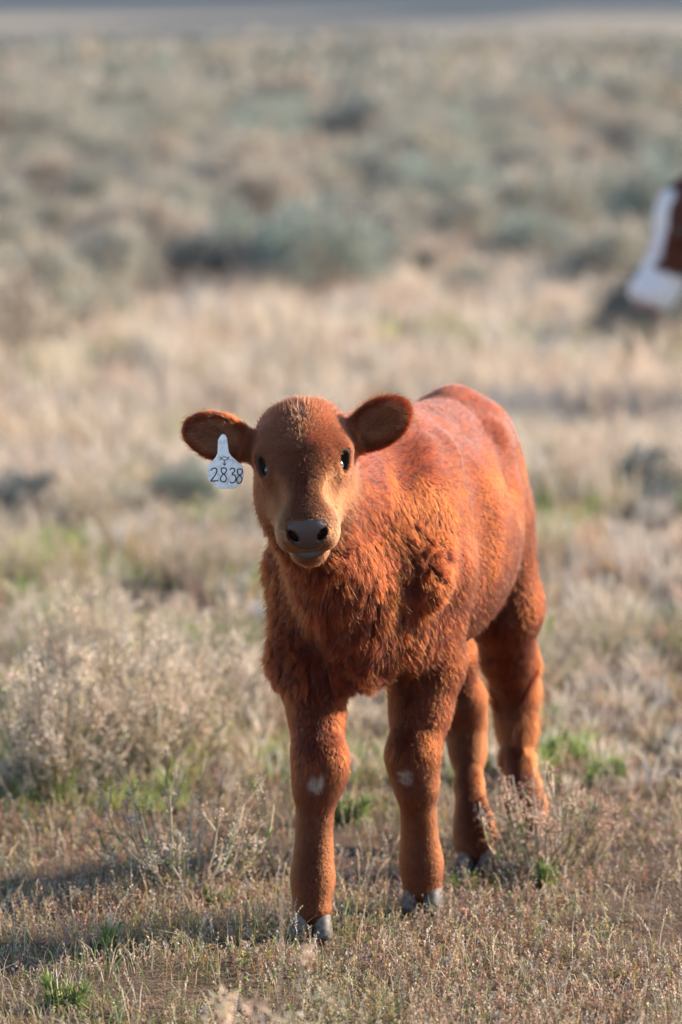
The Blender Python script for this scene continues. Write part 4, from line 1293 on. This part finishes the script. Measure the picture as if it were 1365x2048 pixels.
# ------------------------------------------------------------------ the white-faced cow at the edge of the frame
cw = Body()
CY = 14.0
nose = P(1302, 606, CY - 0.02); poll = P(1386, 392, CY + 0.06)
cN = nrm(nose - poll)
cWv = np.array([-0.93, -0.30, 0.0]); cWv = nrm(cWv - cN * (cWv @ cN))
cU = np.cross(cN, cWv)
CAX = np.stack([cU, cN, cWv])
hl = np.linalg.norm(nose - poll)
def K(u, v, w): return poll + cU * u + cN * v + cWv * w
cw.ell(K(0, 0.07, 0.0), (0.115, 0.12, 0.10), 0.05, CAX)
cw.cone(K(0, 0.10, -0.01), K(0, hl * 0.9, 0.01), 0.092, 0.066, 0.05)
cw.cone(K(0, 0.10, -0.09), K(0, hl * 0.75, -0.04), 0.085, 0.055, 0.05)
cw.ell(K(0, hl * 0.93, 0.005), (0.085, 0.068, 0.088), 0.03, CAX)
for sd in (-1, 1):
    cw.ell(K(sd * 0.10, 0.15, 0.03), (0.035, 0.045, 0.035), 0.03, CAX)
    cw.cone(K(sd * 0.10, 0.03, -0.03), K(sd * 0.24, 0.05, -0.06), 0.03, 0.035, 0.02)
    cw.ell(K(sd * 0.035, hl * 0.99, 0.055), (0.014, 0.02, 0.014), 0.01, CAX, sub=True)
cF = nrm(np.array([-0.97, -0.24, 0.0])); cL = np.array([-cF[1], cF[0], 0.0]); 
cO = np.array([poll[0] + 1.30, CY + 0.40, 0.0])
def R_(s, l, z): return cO + cF * s + cL * l + UP * z
CT = np.stack([cF, cL, UP])
cw.ell(R_(0.25, 0, 0.88), (0.55, 0.31, 0.38), 0.1, CT)
cw.ell(R_(-0.30, 0, 0.86), (0.55, 0.33, 0.37), 0.15, CT)
cw.cone(R_(0.5, 0, 1.16), R_(-0.65, 0, 1.18), 0.13, 0.12, 0.12)
cw.cone(R_(0.55, 0, 0.98), K(0, 0.02, -0.10), 0.26, 0.13, 0.14)
cw.ell(R_(0.62, 0, 0.80), (0.22, 0.2, 0.28), 0.12, CT)
for sd in (-1, 1):
    cw.ell(R_(-0.60, sd * 0.14, 0.95), (0.24, 0.15, 0.33), 0.1, CT)
    for ch in (((0.50, 0.16, 0.75, 0.15), (0.48, 0.16, 0.46, 0.075), (0.50, 0.15, 0.40, 0.07), (0.49, 0.15, 0.16, 0.045), (0.50, 0.15, 0.04, 0.06)),
               ((-0.55, 0.16, 0.75, 0.17), (-0.58, 0.16, 0.55, 0.10), (-0.72, 0.15, 0.46, 0.062), (-0.68, 0.15, 0.18, 0.045), (-0.65, 0.15, 0.04, 0.06))):
        for (s0, l0, z0, r0), (s1, l1, z1, r1) in zip(ch[:-1], ch[1:]):
            cw.cone(R_(s0, sd * l0, z0), R_(s1, sd * l1, z1), r0, r1, 0.06)
cw.cone(R_(-0.80, 0, 1.12), R_(-0.90, 0, 0.6), 0.035, 0.03, 0.03)
alls = np.array([q[7] for q in cw.p]); rads = np.array([q[8] for q in cw.p])[:, None]
lo = (alls - rads).min(0) - 0.05; hi = (alls + rads).max(0) + 0.05; lo[2] = -0.03
WV, WQ, WN = cw.mesh(lo, hi, 0.016)
m_cow, nt, b = new_mat('cow_hide')
a = nt.nodes.new('ShaderNodeAttribute'); a.attribute_name = 'tint'
nt.links.new(a.outputs['Color'], b.inputs['Base Color']); b.inputs['Roughness'].default_value = 0.75; b.inputs['Specular IOR Level'].default_value = 0.2
nz = nt.nodes.new('ShaderNodeTexNoise'); nz.inputs['Scale'].default_value = 90
bp = nt.nodes.new('ShaderNodeBump'); bp.inputs['Strength'].default_value = 0.5; bp.inputs['Distance'].default_value = 0.006
nt.links.new(nz.outputs['Fac'], bp.inputs['Height']); nt.links.new(bp.outputs[0], b.inputs['Normal'])
k = (WV - poll) @ CAX.T
wcol = np.tile(np.array([0.065, 0.017, 0.009]), (len(WV), 1))
edge = 0.02 * noise3(WV, 0.06, 900)
white = (k[:, 1] > 0.02) & (k[:, 1] < hl + 0.2) & (np.abs(k[:, 0]) < 0.3) & (((k[:, 2] > 0.050 + 0.045 * np.clip(1.5 - k[:, 1] / 0.16, 0, 1) + 0.5 * edge) | (k[:, 1] > hl * 0.70 + edge))) & (k[:, 2] > -0.16)
wcol[white] = (0.62, 0.56, 0.55)
band = white & (np.abs(k[:, 1] - hl * 0.56) < 0.018) & (k[:, 2] < 0.085)
wcol[band] = (0.60, 0.45, 0.45)
pinkn = white & (k[:, 1] > hl * 1.04)
wcol[pinkn] = (0.24, 0.13, 0.14)
cow = bpy.data.objects.new('cow', None); COL.objects.link(cow); cow.location = cO
tag(cow, 'dark red-brown cow with a white face lowering its head beyond the calf', 'cow')
add('body', mesh_from('body', WV - cO, WQ, m_cow, True, wcol), cow)
ceye = mesh_from('eye', sv * 0.022, [st, sq], m_eye)
for sd in (-1, 1):
    add('eye', ceye, cow, K(sd * 0.122, 0.155, 0.035) - cO)
